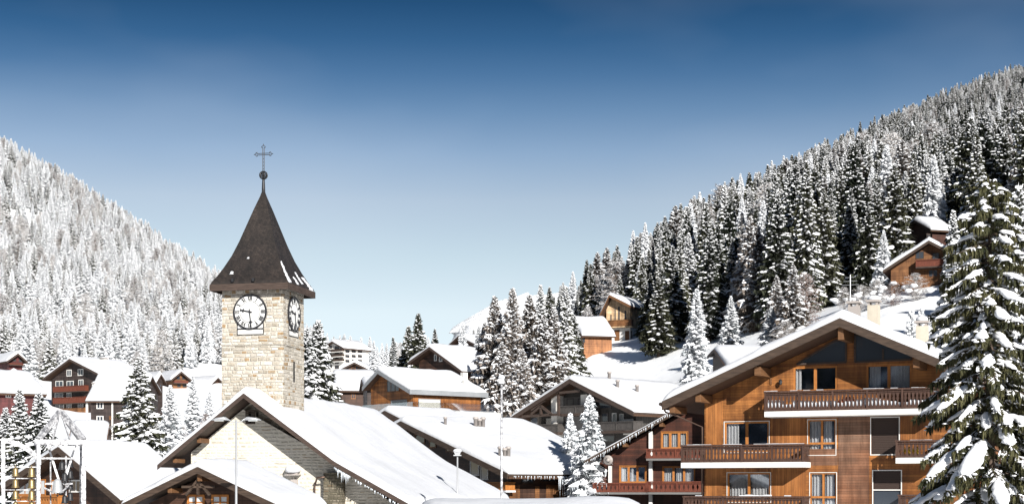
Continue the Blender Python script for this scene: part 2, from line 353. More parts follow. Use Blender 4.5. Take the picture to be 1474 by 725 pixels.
cps(800, [(-400, 260), (0, 330), (130, 385), (220, 420), (315, 470), (430, 522), (600, 540), (800, 545), (950, 430), (1100, 305), (1200, 240), (1300, 205), (1474, 165)])
cps(1000, [(-400, 160), (0, 228), (130, 305), (220, 368), (315, 425), (400, 480), (520, 535), (700, 548), (900, 500), (1100, 340), (1200, 255), (1300, 190), (1400, 152), (1474, 128), (1900, 60)])
cps(1250, [(-400, 170), (0, 235), (130, 312), (220, 375), (315, 435), (430, 510), (600, 550), (900, 540), (1200, 290), (1400, 160), (1474, 130)])
cps(2000, [(-400, 330), (0, 380), (300, 480), (600, 560), (900, 560), (1200, 450), (1500, 350), (1900, 300)])
cps(4500, [(-400, 560), (100, 570), (600, 590), (1100, 590), (1900, 560)])
cps(330, [(890, 497), (860, 503), (930, 492)])
def feat(X, Y):
    q = np.maximum(Y, 15) + 40.0
    return np.stack([X / q * 1.6, np.log(q)], -1)
_c = np.array([[(px - CX) * Y / F, Y, EYE + (HY - py) * Y / F] for px, py, Y in CP])
_f = feat(_c[:, 0], _c[:, 1]); _q = _c[:, 1] + 40; _z = _c[:, 2] / _q
def _phi(r): return r
_n = len(_f); _D = np.linalg.norm(_f[:, None] - _f[None], axis=-1)
_Pm = np.hstack([np.ones((_n, 1)), _f]); _A = np.zeros((_n + 3, _n + 3)); _A[:_n, :_n] = _phi(_D) - 0.02 * np.eye(_n); _A[:_n, _n:] = _Pm; _A[_n:, :_n] = _Pm.T
_w = np.linalg.solve(_A, np.concatenate([_z, [0, 0, 0]]))
def terrain(X, Y):
    X = np.asarray(X, float); Y = np.asarray(Y, float); sh = X.shape
    X, Y = X.ravel(), Y.ravel(); f = feat(X, Y); out = np.zeros(len(X))
    for i in range(0, len(X), 20000):
        ff = f[i:i + 20000]; D = np.linalg.norm(ff[:, None] - _f[None], axis=-1)
        out[i:i + 20000] = _phi(D) @ _w[:_n] + _w[_n] + ff @ _w[_n + 1:]
    z = out * (np.maximum(Y, 15) + 40)
    t = np.clip((Y - 100) / 50, 0, 1); t = t * t * (3 - 2 * t)
    z = z * t
    return z.reshape(sh)
def tz(x, y): return float(terrain(np.array([x]), np.array([y]))[0])

xs = np.concatenate([-np.geomspace(2600, 330, 40), np.arange(-320, 321, 5.0), np.geomspace(330, 2600, 40)])
ys = np.concatenate([np.array([-900, -600, -400, -250, -120, -60, -20]), np.arange(0, 420, 5.0), np.geomspace(424, 6000, 130)])
GX, GY = np.meshgrid(xs, ys); GZ = terrain(GX, GY)
rngn = np.random.default_rng(5)
und = np.array([mnoise.noise((x * .11, y * .11, 4)) * .35 + mnoise.noise((x * .035, y * .035, 0)) * 1.1 + mnoise.noise((x * .012, y * .012, 7)) * 2.5 for x, y in zip(GX.ravel(), GY.ravel())]).reshape(GX.shape)
GZ = GZ + und * np.clip((GY - 130) / 150, 0, 1) * 0.8
nx, ny = len(xs), len(ys)
me = bpy.data.meshes.new("snowy_ground")
faces = [(j * nx + i, j * nx + i + 1, (j + 1) * nx + i + 1, (j + 1) * nx + i) for j in range(ny - 1) for i in range(nx - 1)]
me.from_pydata(np.stack([GX, GY, GZ], -1).reshape(-1, 3).tolist(), [], faces)
me.materials.append(MATS['ground_snow']); me.polygons.foreach_set('use_smooth', [True] * len(faces))
ground = bpy.data.objects.new("ground", me); col.objects.link(ground)
tag(ground, "snow covered valley floor and rising hillsides", kind='structure')

def ridge(name, pts, depth, m, label, seed=0, rows=26, cols=140, rough=0.12):
    """a mountain: pts = crest as world (x, y, z); the near foot lies depth metres in front, the far one behind"""
    pts = [Vector(p) for p in pts]; b = MB(); vv = []
    for j in range(cols):
        t = j / (cols - 1) * (len(pts) - 1); i = min(int(t), len(pts) - 2); c = pts[i].lerp(pts[i + 1], t - i)
        for k in range(rows):
            s = k / (rows - 1) * 2 - 1
            h = 1 - abs(s) ** 1.15
            nz = mnoise.fractal((c.x * .004 + seed, (c.y + s * depth) * .004, c.z * .002), 0.9, 2.1, 6)
            vv.append((c.x + nz * depth * .1, c.y + s * depth, max(-40, c.z * h * (1 + nz * rough * (1.2 - h * .6)))))
    ff = [(j * rows + k, (j + 1) * rows + k, (j + 1) * rows + k + 1, j * rows + k + 1) for j in range(cols - 1) for k in range(rows - 1)]
    b.v, b.f, b.m = vv, ff, [0] * len(ff)
    o = b.build(name, m, smooth=True); tag(o, label, kind='structure'); return o
ridge('mountain', [P(560, 640, 4200), P(610, 560, 4200), P(660, 470, 4200), P(690, 448, 4200), P(715, 432, 4250), P(745, 424, 4300), P(800, 436, 4300), P(900, 430, 4300), P(1040, 470, 4300)],
      900, 'alpine_rock', 'far white rocky peak beyond the village', 3, 50, 160, 0.16)
ridge('mountain', [(-1900, -900, 260), (-900, -1000, 330), (-300, -1050, 300), (200, -1100, 260), (700, -1000, 300), (1500, -900, 380), (2200, -900, 300)],
      520, 'wooded_ridge', 'dark wooded ridge across the valley behind the viewer', 9, 40, 200, 0.5)
# ------------------------------------------------------------ houses
def spaced(a, b, w, step):
    """positions from a to b, dense near both ends"""
    L = b - a; w = min(w, L * .3)
    e = [0, w * .04, w * .15, w * .35, w * .65, w]
    n = max(1, int((L - 2 * w) / step))
    return [a + x for x in e] + [a + w + (L - 2 * w) * i / n for i in range(1, n)] + [b - x for x in reversed(e)]

def snow_slab(parent, name, rz, xl, xr, y0, y1, T, step=0.5, seed=0.0, rnd=0.6, xmid=None, bare=None, amp=1.0):
    """thick snow lying on a roof whose height at x is rz(x); rounded lips, sagging over the eaves"""
    w = T * 1.1; xsn = sorted(set(spaced(xl, xr, w, step) + ([xmid] if xmid is not None else []))); ysn = spaced(y0, y1, w, step)
    def ed(d): return math.sqrt(max(0.0, 1 - (1 - min(d / w, 1.0)) ** 2))
    b = MB(); nx_, ny_ = len(xsn), len(ysn)
    for x in xsn:
        for y in ysn:
            w = T * (1.1 + .75 * mnoise.noise((x * .55 + seed, y * .55, seed + 5)))
            e = min(ed(x - xl), ed(xr - x)) * min(ed(y - y0), ed(y1 - y))
            n1 = mnoise.noise((x * .30 + seed, y * .30, seed)) * .34 + mnoise.noise((x * 1.1 + seed, y * 1.1, 3)) * .13
            n1 = n1 * amp
            if rnd > 0:
                top = (rz(x - rnd) + rz(x + rnd) + rz(x)) / 3
                top = top + min(0.0, (rz(x) - top)) * .0
            else: top = rz(x)
            jx = mnoise.noise((x * 2.1, y * 1.7, seed)) * .10 * (1 if 0 < e < .9 else .3)
            b.v.append((x + jx, y + jx, max(top, rz(x) + 0.004) + T * e * (1 + n1)))
    k = len(b.v)
    for x in xsn:
        for y in ysn: b.v.append((x, y, rz(x) - .02))
    def q(i, j, o=0): return o + i * ny_ + j
    for i in range(nx_ - 1):
        for j in range(ny_ - 1):
            b.f.append((q(i, j), q(i + 1, j), q(i + 1, j + 1), q(i, j + 1))); b.m.append(0)
            b.f.append((q(i, j, k), q(i, j + 1, k), q(i + 1, j + 1, k), q(i + 1, j, k))); b.m.append(0)
    for i in range(nx_ - 1):
        for j in (0, ny_ - 1): b.f.append((q(i, j), q(i + 1, j), q(i + 1, j, k), q(i, j, k))); b.m.append(0)
    for j in range(ny_ - 1):
        for i in (0, nx_ - 1): b.f.append((q(i, j), q(i, j + 1), q(i, j + 1, k), q(i, j, k))); b.m.append(0)
    return b.build(name, 'snow', parent, smooth=True)

def clip(poly, a, b_, c):     # keep a*x + b*z <= c
    out = []
    for i in range(len(poly)):
        p, q = poly[i], poly[(i + 1) % len(poly)]; dp = a * p[0] + b_ * p[1] - c; dq = a * q[0] + b_ * q[1] - c
        if dp <= 0: out.append(p)
        if dp * dq < 0: t = dp / (dp - dq); out.append((p[0] + (q[0] - p[0]) * t, p[1] + (q[1] - p[1]) * t))
    return out

class House:
    """Gable house. local x runs along the gable to the right, y along the ridge away from the gable tip, z up.
    left / right: eave tip as photo pixel (px, py), ('w', metres, py) or ('k', metres, slope)."""
    def __init__(s, name, label, cat, apex, Y, yaw, left, right, L, ov=(1.0, 0.8), wall='dark_boards', roof='dark_beam', snow=0.45,
                 thick=0.25, group=None, right2=None, base=None, ovb=0.6, front=True, step=0.6, barge=True, soff='soffit', side=None, seed=None):
        A = P(apex[0], apex[1], Y); ph = R(yaw); s.A = A; s.c, s.s = math.cos(ph), math.sin(ph); s.ov = ov; s.L = L
        if isinstance(L, tuple):           # ridge end given as a pixel column
            m_ = (L[1] - CX) / F; s.L = L = (m_ * A.y - A.x) / (s.s - m_ * s.c)
        def tip(t, sg):
            if t[0] == 'k': return sg * t[1], A.z - t[2] * t[1]
            if t[0] == 'w':
                X, Yy = A.x + sg * t[1] * s.c, A.y - sg * t[1] * s.s
                return sg * t[1], EYE + (HY - t[2]) * Yy / F
            m_ = (t[0] - CX) / F; x = (m_ * A.y - A.x) / (s.c + m_ * s.s); Yy = A.y - x * s.s
            return x, EYE + (HY - t[1]) * Yy / F
        s.pts = [tip(left, -1), (0.0, A.z), tip(right, 1)]
        if right2: s.pts.append(tip(right2, 1))
        s.pts.sort()
        xl, xr = s.pts[0][0], s.pts[-1][0]
        s.xl, s.xr = xl + ov[1], xr - ov[1]
        if base is None:
            cs = [s.world(x, y) for x in (s.xl, s.xr) for y in (ov[0], L)]
            base = min(tz(c[0], c[1]) for c in cs) - 0.5
        s.base = base
        s.root = empty(name, (A.x, A.y, base), -ph); tag(s.root, label, cat, group)
        s.pts = [(x, z - base) for x, z in s.pts]; s.za = A.z - base; s.th = thick; s.T = snow
        s.wallmat = wall; s.holes = []; s.front_open = not front
        s.roofmat, s.step, s.barge, s.soff, s.ovb, s.sidemat = roof, step, barge, soff, ovb, side or wall
        s.seed = seed if seed is not None else (A.x * .37 + A.y * .11)
        s.snowmargin = 0.03
    def world(s, x, y): return (s.A.x + x * s.c + y * s.s, s.A.y - x * s.s + y * s.c)
    def rz(s, x):
        p = s.pts
        if x <= p[0][0]: i = 0
        elif x >= p[-1][0]: i = len(p) - 2
        else: i = max(k for k in range(len(p) - 1) if p[k][0] <= x)
        (x0, z0), (x1, z1) = p[i], p[i + 1]
        return z0 + (z1 - z0) * (x - x0) / (x1 - x0)
    def ray(s, px, py):
        u, v = (px - CX) / F, (HY - py) / F
        o = (-s.A.x, -s.A.y); d = (u, 1.0)
        ox, oy = o[0] * s.c - o[1] * s.s, o[0] * s.s + o[1] * s.c
        dx, dy = d[0] * s.c - d[1] * s.s, d[0] * s.s + d[1] * s.c
        return Vector((ox, oy, EYE - s.base)), Vector((dx, dy, v))
    def hit(s, px, py, face='front', off=0.0):
        """photo pixel -> (along, z) on a wall plane; off = metres the plane stands proud of it"""
        o, d = s.ray(px, py)
        if face == 'front': t = (s.ov[0] - off - o.y) / d.y; return o.x + d.x * t, o.z + d.z * t
        X = s.xr + off if face == 'right' else s.xl - off
        t = (X - o.x) / d.x; return o.y + d.y * t, o.z + d.z * t
    def M(s, face):
        if face == 'front': return lambda a, b, z: (a, s.ov[0] - b, z)
        if face == 'right': return lambda a, b, z: (s.xr + b, a, z)
        return lambda a, b, z: (s.xl - b, a, z)
    def rect(s, p, face='front', off=0.0):
        a0, z1 = s.hit(p[0], p[1], face, off); a1, z0 = s.hit(p[2], p[3], face, off)
        if face != 'front': z0, z1 = s.hit(p[0], p[3], face, off)[1], s.hit(p[0], p[1], face, off)[1]
        return min(a0, a1), max(a0, a1), min(z0, z1), max(z0, z1)
    def hole(s, a0, a1, z0, z1): s.holes.append((a0, a1, z0, z1))
    def shell(s, purlins=(), patches=()):
        """wall and roof; call after the holes are known"""
        y0, y1 = s.ov[0], s.L - s.ovb; t = s.th
        top = [(s.xl, s.rz(s.xl) - t)] + [(x, z - t) for x, z in s.pts[1:-1]] + [(s.xr, s.rz(s.xr) - t)]
        poly = [(s.xl, 0)] + top + [(s.xr, 0)]
        b = MB(); b.prism(poly, y0, y1, 0, front=not s.holes)
        if s.holes:
            xs_ = sorted({s.xl, s.xr, 0.0} | {h[0] for h in s.holes} | {h[1] for h in s.holes}); zs_ = sorted({0.0, s.za} | {h[2] for h in s.holes} | {h[3] for h in s.holes})
            for i in range(len(xs_) - 1):
                for j in range(len(zs_) - 1):
                    cxm, czm = (xs_[i] + xs_[i + 1]) / 2, (zs_[j] + zs_[j + 1]) / 2
                    if any(h[0] < cxm < h[1] and h[2] < czm < h[3] for h in s.holes): continue
                    pl = [(xs_[i], zs_[j]), (xs_[i + 1], zs_[j]), (xs_[i + 1], zs_[j + 1]), (xs_[i], zs_[j + 1])]
                    for k in range(len(top) - 1):
                        (xa, zA), (xb, zB) = top[k], top[k + 1]; sl = (zB - zA) / (xb - xa)
                        pl = clip(pl, -sl, 1, zA - sl * xa)
                        if len(pl) < 3: break
                    if len(pl) >= 3:
                        b.face([(x, y0, z) for x, z in pl])
            for a0, a1, z0, z1 in s.holes:       # reveals and a dark room behind
                for q in ([(a0, y0, z0), (a1, y0, z0), (a1, y0 + .3, z0), (a0, y0 + .3, z0)], [(a0, y0, z1), (a1, y0, z1), (a1, y0 + .3, z1), (a0, y0 + .3, z1)],
                          [(a0, y0, z0), (a0, y0, z1), (a0, y0 + .3, z1), (a0, y0 + .3, z0)], [(a1, y0, z0), (a1, y0, z1), (a1, y0 + .3, z1), (a1, y0 + .3, z0)]): b.face(q)
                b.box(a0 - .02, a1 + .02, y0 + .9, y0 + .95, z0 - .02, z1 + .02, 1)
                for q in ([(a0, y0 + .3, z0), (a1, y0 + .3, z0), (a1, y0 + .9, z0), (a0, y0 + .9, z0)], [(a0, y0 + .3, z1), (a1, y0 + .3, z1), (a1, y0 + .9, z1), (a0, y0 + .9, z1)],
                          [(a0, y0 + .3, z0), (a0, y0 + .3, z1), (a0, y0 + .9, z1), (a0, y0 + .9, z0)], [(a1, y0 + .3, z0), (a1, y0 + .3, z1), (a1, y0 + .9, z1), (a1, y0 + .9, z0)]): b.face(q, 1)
        s.wall = b.build('wall', [MATS[s.wallmat], MATS['dark_interior']], s.root)
        r = MB(); p = s.pts
        for i in range(len(p) - 1):
            (xa, zA), (xb, zB) = p[i], p[i + 1]
            r.prism([(xa, zA), (xb, zB), (xb, zB - t * .5), (xa, zA - t * .5)], 0.0, s.L, 0)
            if t > .3: r.prism([(xa + .04, zA - t * .5 + .0), (xb - .04, zB - t * .5), (xb - .04, zB - t + .01), (xa + .04, zA - t + .01)], 0.12, s.L - .1, 1)
        s.roof = r.build('roof', [MATS[s.roofmat], MATS[s.soff]], s.root)
        if s.barge:
            g = MB()
            for i in range(len(p) - 1):
                (xa, zA), (xb, zB) = p[i], p[i + 1]; h = t * 1.05
                g.prism([(xa, zA + .02), (xb, zB + .02), (xb, zB - h), (xa, zA - h)], -.07, -.003, 0)
            g.build('barge_board', s.roofmat, s.roof)
        if s.T > 0:
            e = .06; m_ = s.snowmargin
            s.snow = snow_slab(s.roof, 'snow_layer', s.rz, p[0][0] - e, p[-1][0] + e, m_, s.L - .05, s.T, s.step, s.seed, rnd=min(.7, s.T * 1.3), xmid=0.0)
        for x, w, h, ln in purlins:
            g = MB(); zt = s.rz(x) - t - .002; g.box(x - w / 2, x + w / 2, y0 - ln, y0 + .05, zt - h, zt, 0)
            g.build('purlin', 'beam_wood', s.root, bevel=0.02)
        return s
    def window(s, px, face='front', frame='white_paint', pane='window_glass', nv=1, nh=0, fw=0.09, proud=0.05, label=None, rect=None, shutters=None):
        a0, a1, z0, z1 = rect or s.rect(px, face); M = s.M(face); f = MB()
        fw = min(fw, (a1 - a0) * .2)
        f.box(a0, a1, -.02, proud, z0, z0 + fw, 0, M); f.box(a0, a1, -.02, proud, z1 - fw, z1, 0, M)
        f.box(a0, a0 + fw, -.02, proud - .004, z0 + fw, z1 - fw, 0, M); f.box(a1 - fw, a1, -.02, proud - .004, z0 + fw, z1 - fw, 0, M)
        for i in range(nv):
            a = a0 + (a1 - a0) * (i + 1) / (nv + 1); f.box(a - fw * .4, a + fw * .4, -.02, proud - .008, z0 + fw, z1 - fw, 0, M)
        for i in range(nh):
            z = z0 + (z1 - z0) * (i + 1) / (nh + 1); f.box(a0 + fw, a1 - fw, -.02, proud - .012, z - fw * .3, z + fw * .3, 0, M)
        o = f.build('window', frame, s.root)
        g = MB(); g.box(a0 + fw * .5, a1 - fw * .5, .002, proud * .4, z0 + fw * .5, z1 - fw * .5, 0, M); g.build('pane', pane, o)
        if shutters:
            for sg in (0, 1):
                h = MB(); w = (a1 - a0) * .45; xa = a0 - w if sg == 0 else a1
                h.box(xa + .02, xa + w - .02, .0, .05, z0, z1, 0, M); h.build('shutter', shutters, o)
        if label: o['label'] = label
        return o
    def deep_window(s, px, frame='orange_wood', nv=1, fw=0.09, curtains=((0, 1),), outer=None, transom=None, glass='clear_glass', rect=None, inset=0.10, cmat='curtain'):
        """window in a real opening: frame, clear glass, curtains behind it. Punch the hole before shell()."""
        a0, a1, z0, z1 = rect or s.rect(px); s.hole(a0, a1, z0, z1)
        M = s.M('front'); f = MB(); d0, d1 = -inset, -inset + .07
        f.box(a0, a1, d0, d1, z0, z0 + fw, 0, M); f.box(a0, a1, d0, d1, z1 - fw, z1, 0, M)
        f.box(a0, a0 + fw, d0, d1 - .004, z0 + fw, z1 - fw, 0, M); f.box(a1 - fw, a1, d0, d1 - .004, z0 + fw, z1 - fw, 0, M)
        for i in range(nv):
            a = a0 + (a1 - a0) * (i + 1) / (nv + 1); f.box(a - fw * .8, a + fw * .8, d0, d1 - .008, z0 + fw, z1 - fw, 0, M)
        if transom: z = z0 + (z1 - z0) * transom; f.box(a0 + fw, a1 - fw, d0, d1 + .01, z - fw * .8, z + fw * .8, 0, M)
        o = f.build('window', frame, s.root)
        g = MB(); g.box(a0 + fw * .5, a1 - fw * .5, d0 + .02, d0 + .03, z0 + fw * .5, z1 - fw * .5, 0, M); g.build('pane', glass, o)
        if outer:
            q = MB(); w = .035
            q.box(a0 - w, a1 + w, -.01, .035, z0 - w, z0 - .002, 0, M); q.box(a0 - w, a1 + w, -.01, .035, z1 + .002, z1 + w, 0, M)
            q.box(a0 - w, a0 - .002, -.01, .032, z0 - .002, z1 + .002, 0, M); q.box(a1 + .002, a1 + w, -.01, .032, z0 - .002, z1 + .002, 0, M); q.build('trim', outer, o)
        for c0, c1 in curtains:
            b = MB(); x0, x1 = a0 + (a1 - a0) * c0, a0 + (a1 - a0) * c1; n = max(8, int((x1 - x0) / .035)); rng = random.Random(x0)
            pts = [(x0 + (x1 - x0) * i / n, -inset - .12 - .045 * math.sin(i * 1.25 + rng.random() * .9)) for i in range(n + 1)]
            for i in range(n): b.face([M(pts[i][0], pts[i][1], z0 + .03), M(pts[i + 1][0], pts[i + 1][1], z0 + .03), M(pts[i + 1][0], pts[i + 1][1], z1 - .03), M(pts[i][0], pts[i][1], z1 - .03)])
            b.build('curtain', cmat, o, smooth=True)
        return o
    def balcony(s, px, depth=1.4, face='front', slab='white_paint', rail='rail_wood', slab_h=0.22, style='baluster', pitch=0.20, rect=None, posts=2.0, snowcap=0.0, gap=.0, ends=(True, True), backoff=0.0):
        """px = pixel box of the balcony front: rail top to slab bottom"""
        a0, a1, z0, z1 = rect or s.rect(px, face, depth); M = s.M(face)
        b = MB(); b.box(a0, a1, .01, depth, z0, z0 + slab_h, 0, M); o = b.build('balcony', slab, s.root, bevel=0.015)
        g = MB(); zb, zt = z0 + slab_h + .06, z1
        if style == 'glass':
            g.box(a0 + .03, a1 - .03, depth - .05, depth - .035, zb - .04, zt, 0, M); g.build('glass_panel', 'railing_glass', o)
            k = MB(); n = max(1, int((a1 - a0) / 1.5))
            for i in range(n + 1): a = a0 + .03 + (a1 - a0 - .06) * i / n; k.box(a - .02, a + .02, depth - .07, depth - .03, zb - .06, zt + .01, 0, M)
            k.box(a0, a1, depth - .07, depth - .02, zt + .01, zt + .04, 0, M); k.build('railing', 'lamp_metal', o); return o
        # carved flat boards: each one waisted, so the gaps read as baluster shapes
        def boards(p0, p1, fn):
            n = max(2, int(abs(p1 - p0) / pitch)); w = abs(p1 - p0) / n; H = zt - .10 - zb; q0 = min(p0, p1)
            prof = [(0, .47), (.12, .47), (.17, .33), (.25, .24), (.40, .17), (.50, .34), (.56, .36), (.64, .24), (.76, .34), (.84, .47), (1, .47)] if style == 'baluster' else [(0, .47), (.2, .47), (.3, .36), (.5, .25), (.7, .36), (.8, .47), (1, .47)] if style == 'cut' else [(0, .495), (1, .495)]
            for i in range(n):
                c = q0 + w * (i + .5)
                for (t0, w0), (t1, w1) in zip(prof[:-1], prof[1:]):
                    c4 = lambda e: [fn(c - w0 * w, e, zb + H * t0), fn(c + w0 * w, e, zb + H * t0), fn(c + w1 * w, e, zb + H * t1), fn(c - w1 * w, e, zb + H * t1)]
                    f_, bk = c4(0), c4(-.035); g.face(f_); g.face(bk)
                    g.face([f_[0], f_[3], bk[3], bk[0]]); g.face([f_[1], f_[2], bk[2], bk[1]])
        boards(a0 + .04, a1 - .04, lambda a, e, z: M(a, depth - .05 + e, z))
        for side, on in ((a0 + .05, ends[0]), (a1 - .05, ends[1])):
            if on: boards(0.05, depth - .06, lambda a, e, z, sd=side: M(sd + e * .5, a, z))
        g.build('balustrade', rail, o)
        h = MB()
        h.box(a0 - .03, a1 + .03, depth - .13, depth + .03, zt - .09, zt, 0, M)
        h.box(a0, a1, depth - .11, depth + .005, zb - .05, zb + .03, 0, M); h.box(a0, a1, depth - .10, depth - .0, zt - .20, zt - .15, 0, M)
        for side, on in ((a0 + .04, ends[0]), (a1 - .04, ends[1])):
            if on: h.box(side - .05, side + .05, 0.03, depth - .13, zt - .088, zt - .004, 0, M); h.box(side - .04, side + .04, 0.03, depth - .12, zb - .048, zb + .028, 0, M)
        n = max(1, round((a1 - a0) / posts))
        for i in range(n + 1):
            a = a0 + .06 + (a1 - a0 - .12) * i / n; h.box(a - .05, a + .05, depth - .115, depth + .012, z0 + slab_h + .002, zt - .09, 0, M)
        h.build('handrail', rail, o)
        if snowcap:
            k = MB(); nn = max(2, int((a1 - a0) / .35)); rng = random.Random(int(a0 * 100))
            for i in range(nn):
                if rng.random() < .6:
                    xa = a0 + (a1 - a0) * i / nn; xb = a0 + (a1 - a0) * (i + 1) / nn; k.box(xa, xb, depth - .11, depth + .01, zt + .001, zt + snowcap * rng.uniform(.4, 1), 0, M)
            if k.v: k.build('snow', 'snow', o)
        return o
    def put(s, mb, name, m_, parent=None, smooth=False, label=None, bevel=0):
        o = mb.build(name, m_, parent if parent is not None else s.root, smooth, bevel)
        if label: o['label'] = label
        return o
    def chimney(s, px, py_top, y=None, x=0.8, w=0.8, h=None, m_='concrete', cap=True, snow=True, pots=False):
        """chimney on the roof at local (x, y); y from the pixel column if not given"""
        if y is None:
            o, d = s.ray(px, py_top); t = (x - o.x) / d.x if abs(d.x) > .05 else 100; y = o.y + d.y * t
        y = max(.5, min(s.L - .5, y)); z0 = s.rz(x) - .3
        wx, wy = s.world(x, y)
        z1 = EYE + (HY - py_top) * wy / F - s.base if h is None else z0 + .3 + h
        z1 = max(z1, z0 + .8)
        b = MB(); b.box(x - w / 2, x + w / 2, y - w / 2, y + w / 2, z0, z1 - .3); o = s.put(b, 'chimney', m_)
        b = MB()
        if cap:
            for dx in (-1, 1):
                for dy in (-1, 1): b.box(x + dx * w * .38 - .06, x + dx * w * .38 + .06, y + dy * w * .38 - .06, y + dy * w * .38 + .06, z1 - .32, z1 - .08)
            b.box(x - w * .62, x + w * .62, y - w * .62, y + w * .62, z1 - .12, z1, 0); s.put(b, 'chimney_cap', 'dish_grey', o)
        if snow:
            k = MB(); k.lathe([(w * .62, z1 + .0), (w * .6, z1 + .14), (w * .4, z1 + .26), (.02, z1 + .3)], (x, y, 0), 10); s.put(k, 'snow', 'snow', o, True)
        return o
    def pipe(s, px, py_base, x=0, r=0.16, m_='dish_grey', n=1, h=0.9):
        """metal flue standing out of the snow, h metres of it in view, at the roof point seen at that pixel"""
        (xa, zA), (xb, zB) = [(p[0], p[1] + s.T) for p in s.pts[-2:]] if len(s.pts) == 3 else [(p[0], p[1] + s.T) for p in s.pts[1:3]]
        k = (zB - zA) / (xb - xa); o, d = s.ray(px, py_base)
        t = (zA - k * xa - o.z + k * o.x) / (d.z - k * d.x); x = min(max(o.x + d.x * t, xa + .3), xb - .3); y = min(max(o.y + d.y * t, .6), s.L - .6)
        z0 = s.rz(x) - .1; z1 = s.rz(x) + s.T + h
        b = MB()
        for j in range(n):
            yy = y + (j - (n - 1) / 2) * r * 2.3; hj = -.12 * (j % 2); b.lathe([(r, z0), (r, z1 + hj - r * .8), (r * 1.35, z1 + hj - r * .8), (r * 1.35, z1 + hj), (r * .9, z1 + hj + .06)], (x, yy, 0), 12)
        return s.put(b, 'flue_pipe', m_, None, True)
    def icicles(s, parent, line, n=20, lmax=.5, seed=1):
        b = MB(); rng = random.Random(seed); p0, p1 = Vector(line[0]), Vector(line[1])
        for i in range(n):
            p = p0.lerp(p1, (i + rng.random() * .8) / n); l_ = lmax * (.2 + .8 * rng.random() ** 2)
            b.lathe([(.002, -l_), (.018, -l_ * .5), (.035, .03)], tuple(p), 6)
        return b.build('icicle_row', 'ice', parent, True)
# ============================================================ the stone church
ch = House('stone_church', 'stone church with a steep snow covered roof behind the twin headed street lamp', 'church', (351, 566), 90, 12,
           (227, 669), (481, 664), ('end', 545), ov=(1.7, 1.3), wall='gable_stone', roof='dark_beam', thick=0.24, snow=0.36, right2=(592, 727), base=0, step=.7, ovb=.8)
a0, a1, z0, z1 = ch.rect((355, 592, 366, 608)); ch.hole(a0, a1, z0, z1); louv = (a0, a1, z0, z1)
ch.shell(purlins=[(-2.9, .24, .26, 1.25), (-4.4, .22, .24, 1.2)])
b = MB(); M = ch.M('front')
b.box(a0 - .06, a1 + .06, 0.0, .03, z0 - .07, z0, 0, M); b.box(a0 - .06, a0, 0, .03, z0, z1, 0, M); b.box(a1, a1 + .06, 0, .03, z0, z1, 0, M); b.box(a0 - .06, a1 + .06, 0, .03, z1, z1 + .07, 0, M)
for i in range(4): z = z0 + (z1 - z0) * (i + .5) / 4; b.box(a0, a1, -.12, -.04, z - .02, z + .02, 0, M)
ch.put(b, 'louvre_opening', 'dark_beam')
# block of darkened stone standing in for the shadow under the right-hand eave
b = MB(); x0, zt = ch.hit(470, 672); x1, _ = ch.hit(497, 672)
b.box(x0, x1, -.05, .55, 0, zt - .3, 0, M); ch.put(b, 'eave_shade_block', 'eave_shade_stone')
b = MB(); b.box(x1 + .05, ch.xr + .9, -.04, .9, 0, ch.rz(ch.xr + .9) - .75, 0, M); ch.put(b, 'aisle_wall', 'gable_stone')
# downpipe with its bends
pz = [ch.hit(px, py) for px, py in ((474, 686), (463, 687), (456, 692), (454, 700), (454, 730))]
b = MB(); b.tube([M(a, .75 if i < 2 else .14, z) for i, (a, z) in enumerate(pz)], .055, 8); ch.put(b, 'downpipe', 'gutter_metal', None, True)
ch.icicles(ch.roof, ((ch.pts[2][0] + .0, .0, ch.pts[2][1] - .25), (ch.pts[2][0] + .95, .0, ch.rz(ch.pts[2][0] + .95) - .3)), 16, .75, 4)
ch.icicles(ch.roof, ((ch.pts[2][0] + 1.2, -.04, ch.rz(ch.pts[2][0] + 1.2) - .33), (ch.pts[2][0] + 4.0, -.04, ch.rz(ch.pts[2][0] + 4.0) - .33)), 22, .2, 5)
# snow-capped flood lamp on a bracket
a, z = ch.hit(424, 683); b = MB()
b.box(a - .42, a + .42, .05, .5, z - .02, z + .03, 0, M); b.box(a - .2, a + .2, .0, .12, z - .55, z - .25, 0, M); b.beam(M(a, .02, z - .3), M(a, .3, z - .02), .05, .05); b.box(a - .3, a + .3, .1, .42, z + .03, z + .12, 0, M)
lampo = ch.put(b, 'wall_lamp', 'dish_grey')
b = MB(); b.lathe([(.30, z + .12), (.44, z + .2), (.46, z + .34), (.36, z + .5), (.15, z + .58), (.01, z + .6)], (a, ch.ov[0] - .28, 0), 14); ch.put(b, 'snow', 'snow', lampo, True)

# ============================================================ the bell tower
ph = R(12); cT, sT = math.cos(ph), math.sin(ph)
tw = empty('bell_tower', (0, 0, 0), -ph)
tag(tw, 'square stone clock tower with a dark shingled pointed roof topped by an iron cross', 'tower')
